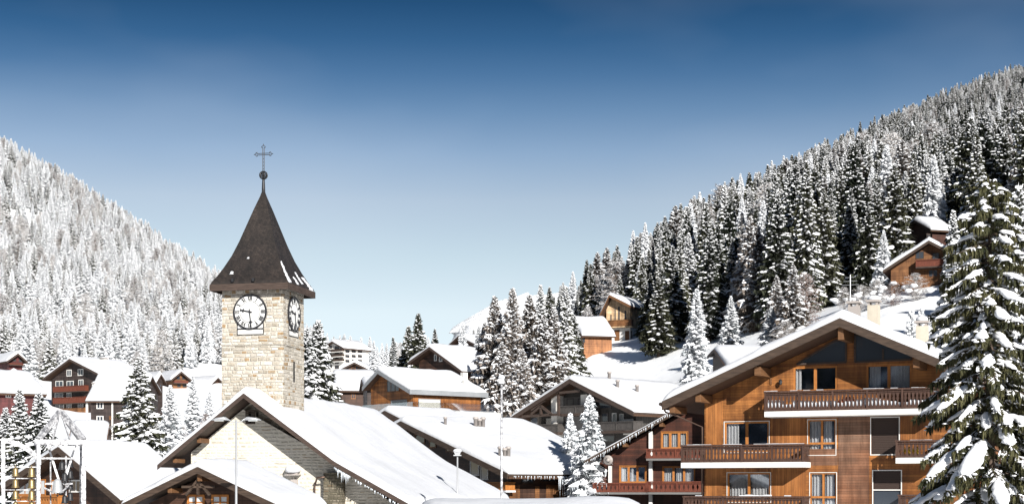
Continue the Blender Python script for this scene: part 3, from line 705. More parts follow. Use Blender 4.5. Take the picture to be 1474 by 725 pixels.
# front-right corner seen at px 408, depth from the church ridge line
Yc = 92.0; corner = P(408, 603, Yc)
W_, D_ = 3.78, 3.55
ctr = Vector((corner.x - cT * W_ / 2 + sT * D_ / 2, corner.y + sT * W_ / 2 + cT * D_ / 2, 0))
tw.location = (ctr.x, ctr.y, 0)
def tzv(py, Y=Yc): return EYE + (HY - py) * Y / F
hw, hd = W_ / 2, D_ / 2
zs, ze = tzv(496), tzv(412)
b = MB()
b.box(-hw, hw, -hd, hd, 0, zs, 0); b.box(-hw - .05, hw + .05, -hd - .05, hd + .05, zs, zs + .13, 0); b.box(-hw + .02, hw - .02, -hd + .02, hd - .02, zs + .13, ze + .3, 0)
b.build('wall', 'tower_stone', tw)
slit = MB(); zz = tzv(533); slit.box(hw - .2, hw + .012, -.12, .12, zz - .55, zz + .65); slit.build('window', 'dark_interior', tw)
# roof: flared pyramid
pp = [(0, 70.5), (4, 69), (14, 61), (26, 53), (44, 42.5), (66, 32.5), (90, 23), (114, 13.5), (134, 5), (142, 2.2)]
b = MB(); m2 = 1 / 24.9 / 1.20
prof = [(w * m2 , ze + .13 + h / 24.9) for h, w in pp]
for (w0, z0), (w1, z1) in zip(prof[:-1], prof[1:]):
    for (sx0, sy0), (sx1, sy1) in (((-1, -1), (1, -1)), ((1, -1), (1, 1)), ((1, 1), (-1, 1)), ((-1, 1), (-1, -1))):
        b.face([(sx0 * w0, sy0 * w0, z0), (sx1 * w0, sy1 * w0, z0), (sx1 * w1, sy1 * w1, z1), (sx0 * w1, sy0 * w1, z1)])
w0 = prof[0][0]; b.face([(-w0, -w0, prof[0][1]), (w0, -w0, prof[0][1]), (w0, w0, prof[0][1]), (-w0, w0, prof[0][1])])
roof = b.build('roof', 'spire_shingle', tw)
b = MB(); wf = w0 + .03
for (x0, x1, y0, y1) in ((-wf, wf, -wf, -wf + .08), (-wf, wf, wf - .08, wf), (-wf, -wf + .08, -wf + .08, wf - .08), (wf - .08, wf, -wf + .08, wf - .08)):
    b.box(x0, x1, y0, y1, prof[0][1] - .36, prof[0][1] + .02)
b.box(-wf + .08, wf - .08, -wf + .08, wf - .08, prof[0][1] - .12, prof[0][1] - .06); b.build('fascia_board', 'dark_beam', roof)
def on_roof(face, u, z, off):
    for (wa, za), (wb, zb) in zip(prof[:-1], prof[1:]):
        if za <= z <= zb + 1e-6:
            w = wa + (wb - wa) * (z - za) / (zb - za); break
    else: w = prof[0][0]
    if face == 'front': return (u * w, -w - off, z + off * .5)
    return (w + off, u * w, z + off * .5)
def snow_patch(face, u0, u1, zlo, zhi, T=.05):
    b = MB(); n = 12; top, bot = [], []; U0, U1 = u0, u1; rq = random.Random(u0 * 10)
    for i in range(n + 1):
        u0 = U0 + (U1 - U0) * rq.uniform(0, .35); u1 = U1 - (U1 - U0) * rq.uniform(0, .5) * (.4 + i / n)
        z = zlo + (zhi - zlo) * i / n; k = 1 - i / n * .35; mid = u0 + (u1 - u0) * .15 * math.sin(i)
        row = [on_roof(face, u0 * (1 - 0) + mid * 0, z, .004), on_roof(face, u0 + (u1 - u0) * .25 * k, z, T), on_roof(face, u0 + (u1 - u0) * .8 * k, z, T), on_roof(face, u0 + (u1 - u0) * k, z, .004)]
        top.append(row)
    for i in range(n):
        for j in range(3): b.face([top[i][j], top[i][j + 1], top[i + 1][j + 1], top[i + 1][j]])
    b.face(top[0]); b.face(top[-1]); b.build('snow_patch', 'snow', roof, True)
zb = prof[0][1]
snow_patch('right', -.99, -.70, zb + .05, zb + 1.35); snow_patch('right', .55, .97, zb + .0, zb + .75); snow_patch('right', -.35, -.12, zb + .1, zb + .55, .04)
snow_patch('right', .1, .32, zb + .25, zb + .95, .04); snow_patch('front', -.68, -.52, zb + .62, zb + .80, .03); snow_patch('front', -.30, -.16, zb + 1.55, zb + 1.65, .03)
for u in (-.42, .12):   # two small ridge hooks
    b = MB(); p = on_roof('front', u, zb + .12, .0); b.box(p[0] - .07, p[0] + .07, p[1] - .12, p[1] + .1, p[2], p[2] + .2); b.build('roof_hook', 'black_iron', roof)
# finial and cross
zt = prof[-1][1]; k = 1 / 24.9
b = MB(); b.lathe([(.11, zt - .25), (.10, zt + .2), (.085, zt + .55), (.07, zt + .75), (.03, zt + .78)], (0, 0, 0), 12)
fin = b.build('finial', 'black_iron', tw, True)
zc = zt + .97; b = MB()
for an in range(0, 180, 30):
    pts = [(.24 * math.sin(t) * math.cos(R(an)), .24 * math.sin(t) * math.sin(R(an)), zc + .24 * math.cos(t)) for t in [2 * math.pi * i / 20 for i in range(21)]]
    b.tube(pts, .022, 6, cap=False)
for zz2, rr in ((0, .24), (.12, .208), (-.12, .208)):
    b.tube([(rr * math.cos(t), rr * math.sin(t), zc + zz2) for t in [2 * math.pi * i / 20 for i in range(21)]], .020, 6, cap=False)
b.tube([(0, 0, zc - .24), (0, 0, zc + .24)], .05, 8); b.build('ball_cage', 'black_iron', fin)
b = MB(); zk = zc + .22; zarm = zk + 1.02; top_ = zk + 1.45
for dx in (-.045, .045): b.tube([(dx, 0, zk), (dx, 0, top_ - .05)], .021, 6)
for dz in (-.045, .045): b.tube([(-.42, 0, zarm + dz), (.42, 0, zarm + dz)], .021, 6)
def lobe(c, ax):
    px_, pz_ = ax; qx, qz = -pz_, px_; r = .10
    pts = [(c[0] + px_ * a_ + qx * b_, 0, c[1] + pz_ * a_ + qz * b_) for a_, b_ in ((-.02, -.045), (.0, -.12), (.06, -.10), (.08, -.03), (.20, 0), (.08, .03), (.06, .10), (0, .12), (-.02, .045))]
    b.tube(pts, .022, 6)
lobe((.40, zarm), (1, 0)); lobe((-.40, zarm), (-1, 0)); lobe((0, top_ - .03), (0, 1))
for i in range(4): b.tube([(-.045, 0, zk + .2 * i + .1), (.045, 0, zk + .2 * i + .2)], .012, 5)
b.build('cross', 'black_iron', tw)

def clock(face):
    """dial with roman numerals and two hands, over the white-panelled belfry opening"""
    cz = tzv(447.5, 92); r = .98
    def M2(a, bb, z): return (a, -hd + .02 - bb, z) if face == 'front' else (hw - .02 + bb, a, z)
    ca = (-hw + hw * .93) if face == 'front' else -.05
    b = MB(); zlow = tzv(479.5, 92)
    b.box(ca - .78, ca + .78, -.1, .012, zlow, cz, 0, M2)
    lo = b.build('belfry_panel', 'white_paint', tw)
    b = MB(); b.box(ca - .80, ca + .80, .0, .03, zlow + .26, zlow + .34, 0, M2); b.box(ca - .80, ca + .80, .0, .03, zlow - .05, zlow, 0, M2); b.box(ca - .82, ca - .77, 0, .03, zlow - .05, cz - .5, 0, M2); b.box(ca + .77, ca + .82, 0, .03, zlow - .05, cz - .5, 0, M2)
    b.build('frame', 'clock_black', lo)
    def disc(bm, r0, r1, d0, d1, n=48):
        for i in range(n):
            t0, t1 = 2 * math.pi * i / n, 2 * math.pi * (i + 1) / n
            c = [M2(ca + rr * math.cos(t), d, cz + rr * math.sin(t)) for d in (d0, d1) for rr, t in ((r0, t0), (r1, t0), (r1, t1), (r0, t1))]
            bm.hexa(c)
    b = MB(); disc(b, 0.001, r, .0, .07); dial = b.build('clock_dial', 'clock_white', tw)
    b = MB(); disc(b, r - .05, r + .04, .0, .10); b.build('rim', 'clock_black', dial); b = MB(); disc(b, r - .385, r - .355, .06, .078, 48); b.build('minute_ring', 'clock_black', dial)
    b = MB()
    def bar(p, q, w, d=.072, dd=.014):
        (x0, z0), (x1, z1) = p, q; L_ = math.hypot(x1 - x0, z1 - z0); nx_, nz_ = -(z1 - z0) / L_ * w / 2, (x1 - x0) / L_ * w / 2
        c = [(x0 - nx_, z0 - nz_), (x0 + nx_, z0 + nz_), (x1 + nx_, z1 + nz_), (x1 - nx_, z1 - nz_)]
        b.hexa([M2(ca + x, d, cz + z) for x, z in c] + [M2(ca + x, d + dd, cz + z) for x, z in c])
    nums = ['XII', 'I', 'II', 'III', 'IIII', 'V', 'VI', 'VII', 'VIII', 'IX', 'X', 'XI']
    for i, s_ in enumerate(nums):
        th = R(i * 30); ri, ro = .665, .905; b = MB()
        wd = {'I': .05, 'V': .13, 'X': .13}; tot = sum(wd[c] for c in s_) + .02 * (len(s_) - 1); off = -tot / 2
        def pt(t, rr): # t: tangential (clockwise), rr: radius
            return (rr * math.sin(th) + t * math.cos(th), rr * math.cos(th) - t * math.sin(th))
        for c in s_:
            w = wd[c]; m_ = off + w / 2
            if c == 'I': bar(pt(m_, ri), pt(m_, ro), .052)
            elif c == 'V': bar(pt(m_ - .05, ro), pt(m_, ri), .052); bar(pt(m_ + .05, ro), pt(m_, ri), .034)
            else: bar(pt(m_ - .05, ro), pt(m_ + .05, ri), .052); bar(pt(m_ + .05, ro), pt(m_ - .05, ri), .034)
            off += w + .02
        b.build('numeral', 'clock_black', dial)
    def hand(name, ang, L_, w0_, tail, d):
        nonlocal b
        b = MB(); th = R(ang); dx, dz = math.sin(th), math.cos(th)
        bar((-dx * tail, -dz * tail), (dx * L_ * .6, dz * L_ * .6), w0_ * .6, d); bar((dx * L_ * .6, dz * L_ * .6), (dx * L_ * .72, dz * L_ * .72), w0_ * 1.7, d); bar((dx * L_ * .72, dz * L_ * .72), (dx * L_, dz * L_), w0_ * .7, d)
        b.build(name, 'clock_black', dial)
    hand('hour_hand', 281, .62, .13, .14, .10); hand('minute_hand', 174, .90, .10, .16, .125)
    b = MB(); b.tube([M2(ca, .07, cz), M2(ca, .16, cz)], .05, 12); b.build('hub', 'clock_black', dial)
clock('front'); clock('right')

# ============================================================ big timber chalet
cl = House('timber_chalet', 'large honey coloured timber chalet with carved dark balconies behind the big snowy spruce', 'chalet', (1209, 458), 85, 25,
           (953, 578), (1452, 558), 10.5, ov=(2.4, 1.7), wall='larch_boards', roof='barge_wood', thick=0.44, snow=0.50, base=0, ovb=1.0, step=.5, soff='soffit')
W1 = cl.deep_window((1142, 528, 1205, 562), 'orange_wood', 1, .10, curtains=((0.0, .16),), glass='clear_glass')
W2 = cl.deep_window((1247, 525, 1312, 560), 'orange_wood', 1, .10, curtains=((.5, .98), (.06, .3)))
W3 = cl.deep_window((1043, 607, 1107, 650), 'orange_wood', 1, .10, curtains=((.02, .30),), outer='white_paint')
W4 = cl.deep_window((1163, 604, 1203, 654), 'orange_wood', 1, .07, curtains=((.04, .46), (.54, .84)), outer='white_paint', transom=.33)
W5 = cl.deep_window((1047, 680, 1109, 722), 'orange_wood', 1, .09, curtains=((.04, .46), (.54, .97)), outer='white_paint')
W6 = cl.deep_window((1166, 680, 1204, 732), 'orange_wood', 1, .07, curtains=((.04, .46), (.54, .9)), outer='white_paint', transom=.33)
def xz(px, py): return cl.hit(px, py)
for (px, lab) in (((1254, 601, 1294, 653), None), ((1257, 677, 1297, 730), None)):
    a0, a1, z0, z1 = cl.rect(px); cl.hole(a0, a1, z0, z1); M = cl.M('front')
    b = MB(); b.box(a0 - .05, a0, -.01, .035, z0 - .05, z1 + .05, 0, M); b.box(a1, a1 + .05, -.01, .035, z0 - .05, z1 + .05, 0, M); b.box(a0, a1, -.01, .03, z0 - .05, z0, 0, M); b.box(a0, a1, -.01, .03, z1, z1 + .05, 0, M)
    o = cl.put(b, 'window', 'white_paint'); b = MB(); zz = z0 if px[1] < 650 else z0 + (z1 - z0) * .5
    n = int((z1 - zz) / .09)
    for i in range(n): z = zz + (z1 - zz) * i / n; b.box(a0 + .02, a1 - .02, -.11, -.06 + .0, z, z + .082, 0, M)
    cl.put(b, 'roller_shutter', 'brown_shutter', o)
    if px[1] > 650: b = MB(); b.box(a0 + .02, a1 - .02, -.10, -.08, z0, zz - .01, 0, M); cl.put(b, 'pane', 'window_glass', o); b = MB(); b.box(a0, a1, -.1, .01, zz - .07, zz - .01, 0, M); cl.put(b, 'frame', 'white_paint', o)
def px_x(p): return cl.hit(p, 600)[0]
cl.shell(purlins=[(px_x(1107) - .05, .34, .50, 2.15), (px_x(1022), .32, .44, 2.15), (px_x(985), .30, .38, 2.15), (0.0, .30, .68, 2.25), (px_x(1330), .34, .5, 2.15)])
M = cl.M('front')
# attic glazing: two leaning panes under the rafters
def attic(pxs, nv):
    pts = [xz(*p) for p in pxs]; b = MB(); g = MB(); n = len(pts)
    g.face([M(a, .012, z) for a, z in pts]); g.face([M(a, .03, z) for a, z in pts])
    for i in range(n):
        g.face([M(*(pts[i][0], .012, pts[i][1])), M(pts[(i + 1) % n][0], .012, pts[(i + 1) % n][1]), M(pts[(i + 1) % n][0], .03, pts[(i + 1) % n][1]), M(pts[i][0], .03, pts[i][1])])
        b.beam(M(pts[i][0], .04, pts[i][1]), M(pts[(i + 1) % n][0], .04, pts[(i + 1) % n][1]), .1, .1, up=(0, 1, 0))
    for i in range(nv):
        a = pts[0][0] + (pts[1][0] - pts[0][0]) * (i + 1) / (nv + 1)
        zt_ = min(cl.rz(a) - cl.th - .25, max(z for _, z in pts)); b.beam(M(a, .04, pts[0][1]), M(a, .04, zt_), .1, .09, up=(0, 1, 0))
    o = cl.put(b, 'attic_window', 'dark_beam'); cl.put(g, 'pane', 'window_glass', o)
attic([(1147, 524), (1218, 521), (1218, 488), (1201, 491)], 0)
attic([(1231, 521), (1312, 517), (1312, 508), (1258, 487), (1231, 481)], 1)
# vertical boarding: corner strip, panels below the balconies
for p in ((1016, 560, 1040, 760), (1110, 596, 1160, 652), (1043, 653, 1160, 679), (1112, 678, 1160, 740), (1296, 596, 1345, 650)):
    a0, a1, z0, z1 = cl.rect(p); z1 = min(z1, cl.rz(a0) - cl.th - .1, cl.rz(a1) - cl.th - .1)
    b = MB(); b.box(a0, a1, .002, .025, max(z0, .02), z1, 0, M); cl.put(b, 'cladding_panel', 'larch_boards_vertical')
a0, a1, z0, z1 = cl.rect((1205.5, 600, 1253, 760)); b = MB(); b.box(a0 + .05, a1 - .06, .002, .022, .02, z1, 0, M); cl.put(b, 'cladding_panel', 'weathered_boards')
a0, _, _, z1 = cl.rect((1160.5, 656, 1206, 678)); b = MB(); b.box(a0, cl.rect((0, 0, 1206, 1))[1], .002, .020, cl.rect((0, 660, 1, 676))[2], cl.rect((0, 657.5, 1, 676))[3], 0, M); cl.put(b, 'cladding_panel', 'weathered_boards')
B = [cl.balcony((1100, 563, 1352, 595), 1.5, slab_h=.30, snowcap=.03), cl.balcony((980, 640, 1157, 672), 1.5, slab_h=.30, snowcap=.04), cl.balcony((983, 713, 1157, 745), 1.5, slab_h=.3, snowcap=.08),
     cl.balcony((1289, 633, 1352, 666), 1.5, slab_h=.30, snowcap=.02), cl.balcony((1293, 711, 1352, 744), 1.5, slab_h=.3)]
a0, a1, z0, z1 = cl.rect((1102, 563, 1350, 595), 'front', 1.5); b = MB(); rng = random.Random(2); n = 26
for i in range(n):
    xa, xb = a0 + .1 + (a1 - a0 - .2) * i / n, a0 + .1 + (a1 - a0 - .2) * (i + 1) / n; hs = .35 + .28 * rng.random(); b.box(xa, xb, .35, 1.38, z0 + .3, z0 + .3 + hs, 0, M)
cl.put(b, 'snow', 'snow', B[0])
def decor(px, face_off, m_, name, label, n):
    a0, a1, z0, z1 = cl.rect(px, 'front', face_off); b = MB()
    for i in range(n): a = a0 + (a1 - a0) * (i + .5) / n; b.lathe([(.05, z0), (.09, z0 + .1), (.05, z0 + .35), (.08, z0 + .45), (.03, z1)], (a, cl.ov[0] - face_off, 0), 8)
    o = cl.put(b, name, m_, None, True, label)
decor((1207, 571, 1244, 588), 1.25, 'red_decor', 'balcony_ornament', 'red ornaments behind the top balustrade', 8)
decor((1299, 642, 1322, 660), 1.25, 'yellow_decor', 'balcony_ornament', 'yellow ornaments behind the side balustrade', 6)
# small wall-lit lantern
a, z = xz(1125, 550); b = MB(); b.beam(M(a, .0, z + .05), M(a, .2, z + .12), .03, .03); b.lathe([(.02, z - .16), (.08, z - .12), (.10, z + .06), (.12, z + .07), (.02, z + .17)], (a, cl.ov[0] - .22, 0), 8)
o = cl.put(b, 'wall_lantern', 'black_iron'); b = MB(); b.lathe([(.075, z - .10), (.093, z + .04)], (a, cl.ov[0] - .222, 0), 6); cl.put(b, 'glass', 'light_glass', o)
b = MB(); a, z = xz(1110, 548); b.box(a - .05, a + .05, 0, .05, z - .2, z + .18, 0, M); cl.put(b, 'thermometer', 'tan_boards')
# gutter and swan-neck downpipe
xe, zeav = cl.pts[0]
b = MB(); b.tube([(xe - .1, .0, zeav - .12), (xe - .1, cl.L, zeav - .12)], .10, 8); b.tube([(xe - .1, .25, zeav - .18), (xe + .0, .6, zeav - .55), (xe + .5, 1.2, zeav - .75), (cl.xl - .10, cl.ov[0] - .14, zeav - 1.35), (cl.xl - .10, cl.ov[0] - .14, 0)], .055, 8)
cl.put(b, 'gutter', 'gutter_metal', cl.roof, True)
cl.chimney(1253, 432, x=-.2, y=9.2, w=.62, m_='cream_trim'); cl.chimney(1227, 434, x=-1.3, y=9.0, w=.62, m_='dish_grey', snow=False); cl.chimney(1328, 462, x=2.6, y=9.2, w=.62, m_='cream_trim')
b = MB(); wx = -1.6; b.tube([(wx, 9.3, cl.rz(wx)), (wx, 9.3, cl.rz(wx) + 4.2)], .03, 6)
for i, l_ in enumerate((.5, .4, .3)): b.tube([(wx - l_, 9.3, cl.rz(wx) + 3.6 + i * .22), (wx + l_, 9.3, cl.rz(wx) + 3.6 + i * .22)], .014, 5)
cl.put(b, 'aerial', 'lamp_metal')

# ============================================================ red-brown chalet beside it
rc = House('dark_red_chalet', 'red-brown wooden chalet with low eaves hung with icicle lights and a grey satellite dish', 'chalet', (1012, 568), 118, 17,
           (841, 663), (1120, 640), 12, ov=(1.2, .9), wall='red_brown_boards', roof='barge_wood', thick=0.28, snow=0.12, base=0, step=.7)
Wr = [rc.deep_window((952, 621, 990, 645), 'orange_wood', 2, .12, curtains=((.02, .33), (.36, .63), (.67, .98)), outer='orange_wood'), rc.deep_window((892, 670, 930, 694), 'orange_wood', 2, .10, curtains=((.02, .2), (.4, .52)), outer='orange_wood'),
      rc.deep_window((954, 671, 1000, 694), 'orange_wood', 2, .10, curtains=((.02, .3), (.4, .6), (.7, .95)), outer='orange_wood')]
rc.shell(purlins=[(-6.0, .28, .3, 1.0), (-3.2, .28, .3, 1.0)])
M = rc.M('front')
for px in ((930, 645, 1015, 662), (853, 694, 931, 711), (931, 692, 1018, 711)):
    rc.balcony(px, 1.3, slab='grey_plaster', rail='red_rail_wood', slab_h=.16, style='cut', pitch=.34, posts=2.2)
for p in ((935, 620, 940, 760), (877, 670, 881, 695)):
    a0, a1, z0, z1 = rc.rect(p); b = MB(); b.box(a0, a1, 0.002, .3, max(0, z0), z1, 0, M); rc.put(b, 'post', 'white_paint')
a, z = rc.hit(880, 662); b = MB()
c = Vector(M(a, 1.15, z))
for k_ in range(5): b.tube([c + Vector((0, .02 * kk_, 0)) for kk_ in (k_, k_ + 1)], [.36 * math.sqrt(max(.0, 1 - (1 - k_ / 5) ** 2)) + .02, .36 * math.sqrt(1 - (1 - (k_ + 1) / 5) ** 2)][::1], 20)
dish = rc.put(b, 'satellite_dish', 'dish_grey', None, True); b = MB(); b.tube([c + Vector((0, .05, 0)), Vector(M(a + .1, .0, z - .3))], .03, 6); b.tube([c + Vector((0, 0, -.3)), c + Vector((0, -.45, -.05))], .02, 6); rc.put(b, 'bracket', 'lamp_metal', dish)
x0_, z0_ = rc.pts[0]; x1_, z1_ = rc.pts[1]
rc.icicles(rc.roof, ((x0_, -.09, z0_ - .2), (x1_ * .95 + x0_ * .05, -.09, z1_ - .25)), 62, .40, 8)  # stands for a string of icicle lights, shaped as unlit ice spikes
b = MB(); b.lathe([(.16, 0), (.16, .0), (.15, rc.rz(-2.2) + 1.1), (.2, rc.rz(-2.2) + 1.1), (.2, rc.rz(-2.2) + 1.3), (.05, rc.rz(-2.2) + 1.36)], (-2.2, 4.0, 0), 12); rc.put(b, 'chimney', 'copper_pipe', None, True)

# ============================================================ grey chalet with trusses
gc = House('grey_timber_chalet', 'grey timber chalet with open roof trusses and deep balconies behind the small snowy spruce', 'chalet', (820, 545), 190, 44,
           (734, 601), (912, 592), 20, ov=(2.2, 1.4), wall='grey_boards', roof='dark_beam', thick=0.5, snow=0.55, step=1.0)
gc.shell()
M = gc.M('front')
def gbeam(p, q, w=.28, d=1.9, m_='dark_beam', name='truss'):
    a0, z0 = gc.hit(*p, 'front', d); a1, z1 = gc.hit(*q, 'front', d); b = MB(); b.beam(M(a0, d, z0), M(a1, d, z1), w, w, up=(0, 1, 0)); return gc.put(b, name, m_)
for p, q in (((752, 599), (803, 596)), ((765, 590), (785, 575)), ((806, 565), (836, 562)), ((804, 568), (804, 598)), ((779, 583), (779, 598)), ((820, 551), (800, 565)), ((822, 551), (850, 566)), ((858, 575), (905, 590)), ((765, 596), (779, 584)), ((779, 584), (795, 597))):
    gbeam(p, q)
a0, a1, z0, z1 = gc.rect((803, 568, 811, 640)); b = MB(); b.box(a0, a1, .002, 1.2, 0, z1, 0, M); gc.put(b, 'white_pier', 'white_plaster')
a0, a1, z0, z1 = gc.rect((843, 568, 852, 600)); b = MB(); b.box(a0, a1, .002, .9, z0, z1, 0, M); gc.put(b, 'white_pier', 'white_plaster')
a0, a1, z0, z1 = gc.rect((811, 572, 843, 640)); b = MB(); b.box(a0, a1, .002, .03, 0, z1, 0, M); gc.put(b, 'plaster_panel', 'grey_plaster')
for px in ((757, 611, 803, 625), (806, 584, 850, 597), (862, 607, 912, 622)): gc.balcony(px, 1.8, slab='dark_beam', rail='grey_rail_wood', slab_h=.3, style='plain', pitch=.4, posts=2.5)
for px in ((764, 600, 775, 611), (785, 600, 797, 612), (816, 573, 826, 584), (832, 573, 841, 584), (866, 594, 876, 607), (881, 594, 888, 607), (892, 595, 898, 606), (862, 578, 880, 588), (763, 628, 780, 640), (866, 626, 885, 636)): gc.window(px, frame='white_paint' if px[0] > 880 else 'grey_rail_wood', nv=0, fw=.12)
a0, a1, z0, z1 = gc.rect((898, 603, 912, 625)); b = MB(); b.box(a0, a1, .002, .1, z0, z1, 0, M); gc.put(b, 'plaster_panel', 'white_plaster')
for px, py in ((877, 544), (889, 556), (917, 563)): gc.pipe(px, py, r=.20, h=.75)

# ============================================================ long low building with the broad roof
lb = House('long_roofed_house', 'long low brown house with a broad snowy roof and icicles, beside the tall pole', 'house', (577, 606), 130, 50,
           ('k', 6, .3), (731, 681), ('end', 760), ov=(1.6, 1.6), wall='dark_brown_boards', roof='barge_wood', thick=0.4, snow=0.55, step=.8)
lb.shell()
M = lb.M('front')
for px in ((677, 662, 690, 684), (692, 668, 703, 690), (598, 624, 612, 638), (618, 634, 628, 644), (642, 642, 652, 650)): lb.window(px, 'front', 'white_paint' if px[0] > 670 else 'tan_boards', nv=0, fw=.1)
lb.balcony((700, 693, 728, 708), 1.0, slab='snow', rail='orange_wood', style='plain', slab_h=.15)
a0, a1, z0, z1 = lb.rect((745, 697, 765, 760), 'right'); b = MB(); Mr = lb.M('right')
for px in ((733, 697, 748, 730), (770, 699, 776, 730), (786, 697, 812, 730)):
    a0, a1, z0, z1 = lb.rect(px, 'right'); b.box(a0, a1, .0, .04, z0, z1, 0, Mr)
lb.put(b, 'wall_panel', 'tan_boards')
for px in ((750, 686, 768, 695), (780, 684, 800, 693)): lb.window(px, 'right', 'dark_beam', nv=1)
xe, ze_ = lb.pts[-1]
for i, (ya, yb) in enumerate(((5.0, 5.8), (8.0, 8.5), (10.8, 11.3))): lb.icicles(lb.roof, ((xe + .02, ya, ze_ - .2), (xe + .02, yb, ze_ - .2)), 6, 1.9, 20 + i)
lb.icicles(lb.roof, ((xe + .02, .5, ze_ - .2), (xe + .02, lb.L - .5, ze_ - .2)), 50, .35, 30)
lb.pipe(641, 611, r=.12, h=.6); lb.pipe(690, 614, r=.17, n=3, h=.75); lb.pipe(726, 656, r=.17, n=3, h=.7)
# upper step of that roof
lb2 = House('gabled_annex', 'low snowy roofed annex stepping up behind the long brown house', 'house', (554, 591), 150, 50, ('k', 5, .3), ('k', 12, .33), ('end', 652), ov=(1, 1), wall='tan_boards', roof='barge_wood', thick=.4, snow=.5, step=.9)
lb2.shell()

# ============================================================ modern timber house
mh = House('modern_timber_house', 'modern wooden house with a grey edged snowy roof, drawn blind and glass railed terrace', 'house', (544, 532), 200, 52,
           ('k', 3.6, .55), (590, 561), ('end', 654), ov=(.9, .6), wall='larch_boards', roof='metal_fascia', thick=.45, snow=.45, step=.8)
mh.shell()
mh.window((557, 547, 575, 563), 'front', 'tan_boards', nv=2, fw=.12); mh.window((563, 576, 586, 591), 'front', 'metal_fascia', 'window_glass', nv=0, fw=.12)
mh.window((602, 573, 634, 590), 'right', 'metal_fascia', 'roller_blind', nv=0, fw=.1)
xe, ze_ = mh.pts[-1]; b = MB(); b.box(xe - .02, xe + .12, -.1, mh.L + .1, ze_ - .5, ze_ + .12); mh.put(b, 'fascia_board', 'metal_fascia', mh.roof)
b = MB(); z0 = mh.hit(620, 592, 'right')[1]; b.box(mh.xl, mh.xr + 2.2, mh.ov[0] - 1.6, mh.L + 1, 0, z0, 0); ter = mh.put(b, 'terrace', 'concrete')
b = MB(); xx = mh.xr + 2.1; b.box(xx, xx + .03, mh.ov[0] - 1.5, mh.L, z0 + .05, z0 + 1.0); b.box(mh.xl + .3, xx, mh.ov[0] - 1.53, mh.ov[0] - 1.5, z0 + .05, z0 + 1.0); mh.put(b, 'glass_railing', 'railing_glass', ter)
b = MB(); snow_z = z0; b.box(mh.xr + .1, mh.xr + 2.0, mh.ov[0], mh.L, z0, z0 + .18); mh.put(b, 'snow', 'snow', ter)
b = MB(); b.box(xe - 2.3, xe - 1.8, 9.5, 10.2, mh.rz(xe - 2) - .1, mh.rz(xe - 2) + .9); b.box(xe - 5.3, xe - 4.7, 11.5, 12.2, mh.rz(xe - 5) - .1, mh.rz(xe - 5) + .9); mh.put(b, 'chimney', 'white_paint')

# ============================================================ houses further off
def house(*a, wins=(), balcs=(), chims=(), pipes=(), **k):
    h = House(*a, **k); h.shell()
    for w in wins:
        px, face, fr, pn = (list(w) + ['front', 'white_paint', 'window_glass'][len(w) - 1:])[:4]
        h.window(px, face, fr, pn, nv=1 if px[2] - px[0] > 5 else 0, fw=.16 if a[4] > 250 else .1)
    for bb in balcs: h.balcony(bb[0], 1.3, face=bb[1], slab=bb[2], rail=bb[3], slab_h=.2, style='plain', pitch=.4, posts=3)
    for c_ in chims: h.chimney(*c_[:2], x=c_[2], w=c_[3], m_='concrete')
    for c_ in pipes: h.pipe(*c_)
    return h
house('dark_chalet', 'dark brown chalet with a wide snow roof uphill of the modern wooden house', 'chalet', (618, 499), 262, 42, ('k', 5, .45), (664, 533), ('end', 700),
      wall='dark_brown_boards', roof='dark_beam', thick=.4, snow=.7, step=1.2, ov=(1.2, 1.4),
      wins=[((625, 510, 629, 519),), ((632, 511, 637, 520),), ((672, 545, 682, 556), 'right', 'tan_boards', 'green_panel'), ((668, 562, 688, 574), 'right', 'tan_boards')], balcs=[((664, 540, 694, 547), 'right', 'dark_beam', 'red_rail_wood'), ((664, 560, 694, 567), 'right', 'dark_beam', 'red_rail_wood')])
house('brown_shed', 'low brown wooden building under a thick snow roof next to the twin spruces', 'shed', (478, 537), 285, 78, ('w', 5, 560), ('w', 6, 561), ('end', 540), wall='dark_brown_boards', roof='dark_beam', thick=.35, snow=.8, step=1.2, ov=(.8, .9),
      wins=[((505, 566, 512, 574), 'right', 'tan_boards')])
house('brown_shed', 'snow roofed lean-to between the twin spruces and the modern wooden house', 'shed', (520, 546), 262, 80, ('w', 4, 562), ('w', 5, 558), ('end', 556), wall='dark_boards', roof='dark_beam', thick=.35, snow=.7, step=1.2, ov=(.6, .8))
house('small_chalet', 'tiny brown gabled hut below the pale apartment block', 'hut', (510, 521), 380, 10, (488, 532), (530, 531), 12, wall='dark_brown_boards', roof='dark_beam', thick=.4, snow=.7, step=1.5, wins=[((500, 526, 506, 532), 'front', 'tan_boards'), ((511, 526, 516, 532), 'front', 'tan_boards')])
ab = house('apartment_block', 'pale multi storey apartment block with dark balconies far beyond the twin spruces', 'apartment building', (478, 491), 500, 38, ('k', 5, .35), (494, 500), ('end', 520), wall='white_plaster', roof='dark_beam', thick=.4, snow=.9, step=1.8, ov=(1, 1),
      wins=[((474, 497 + 7 * i, 478, 501 + 7 * i), 'front', 'dark_beam') for i in range(5)] + [((482, 498 + 7 * i, 488, 502 + 7 * i), 'front', 'dark_beam') for i in range(5)] + [((497 + 9 * j, 503 + 7 * i, 503 + 9 * j, 507 + 7 * i), 'right', 'dark_beam') for i in range(4) for j in range(3)],
      balcs=[((471, 503, 492, 506), 'front', 'white_plaster', 'dark_beam'), ((471, 510, 492, 513), 'front', 'white_plaster', 'dark_beam'), ((471, 517, 492, 520), 'front', 'white_plaster', 'dark_beam')], chims=[(500, 490, 0, 1.2)])
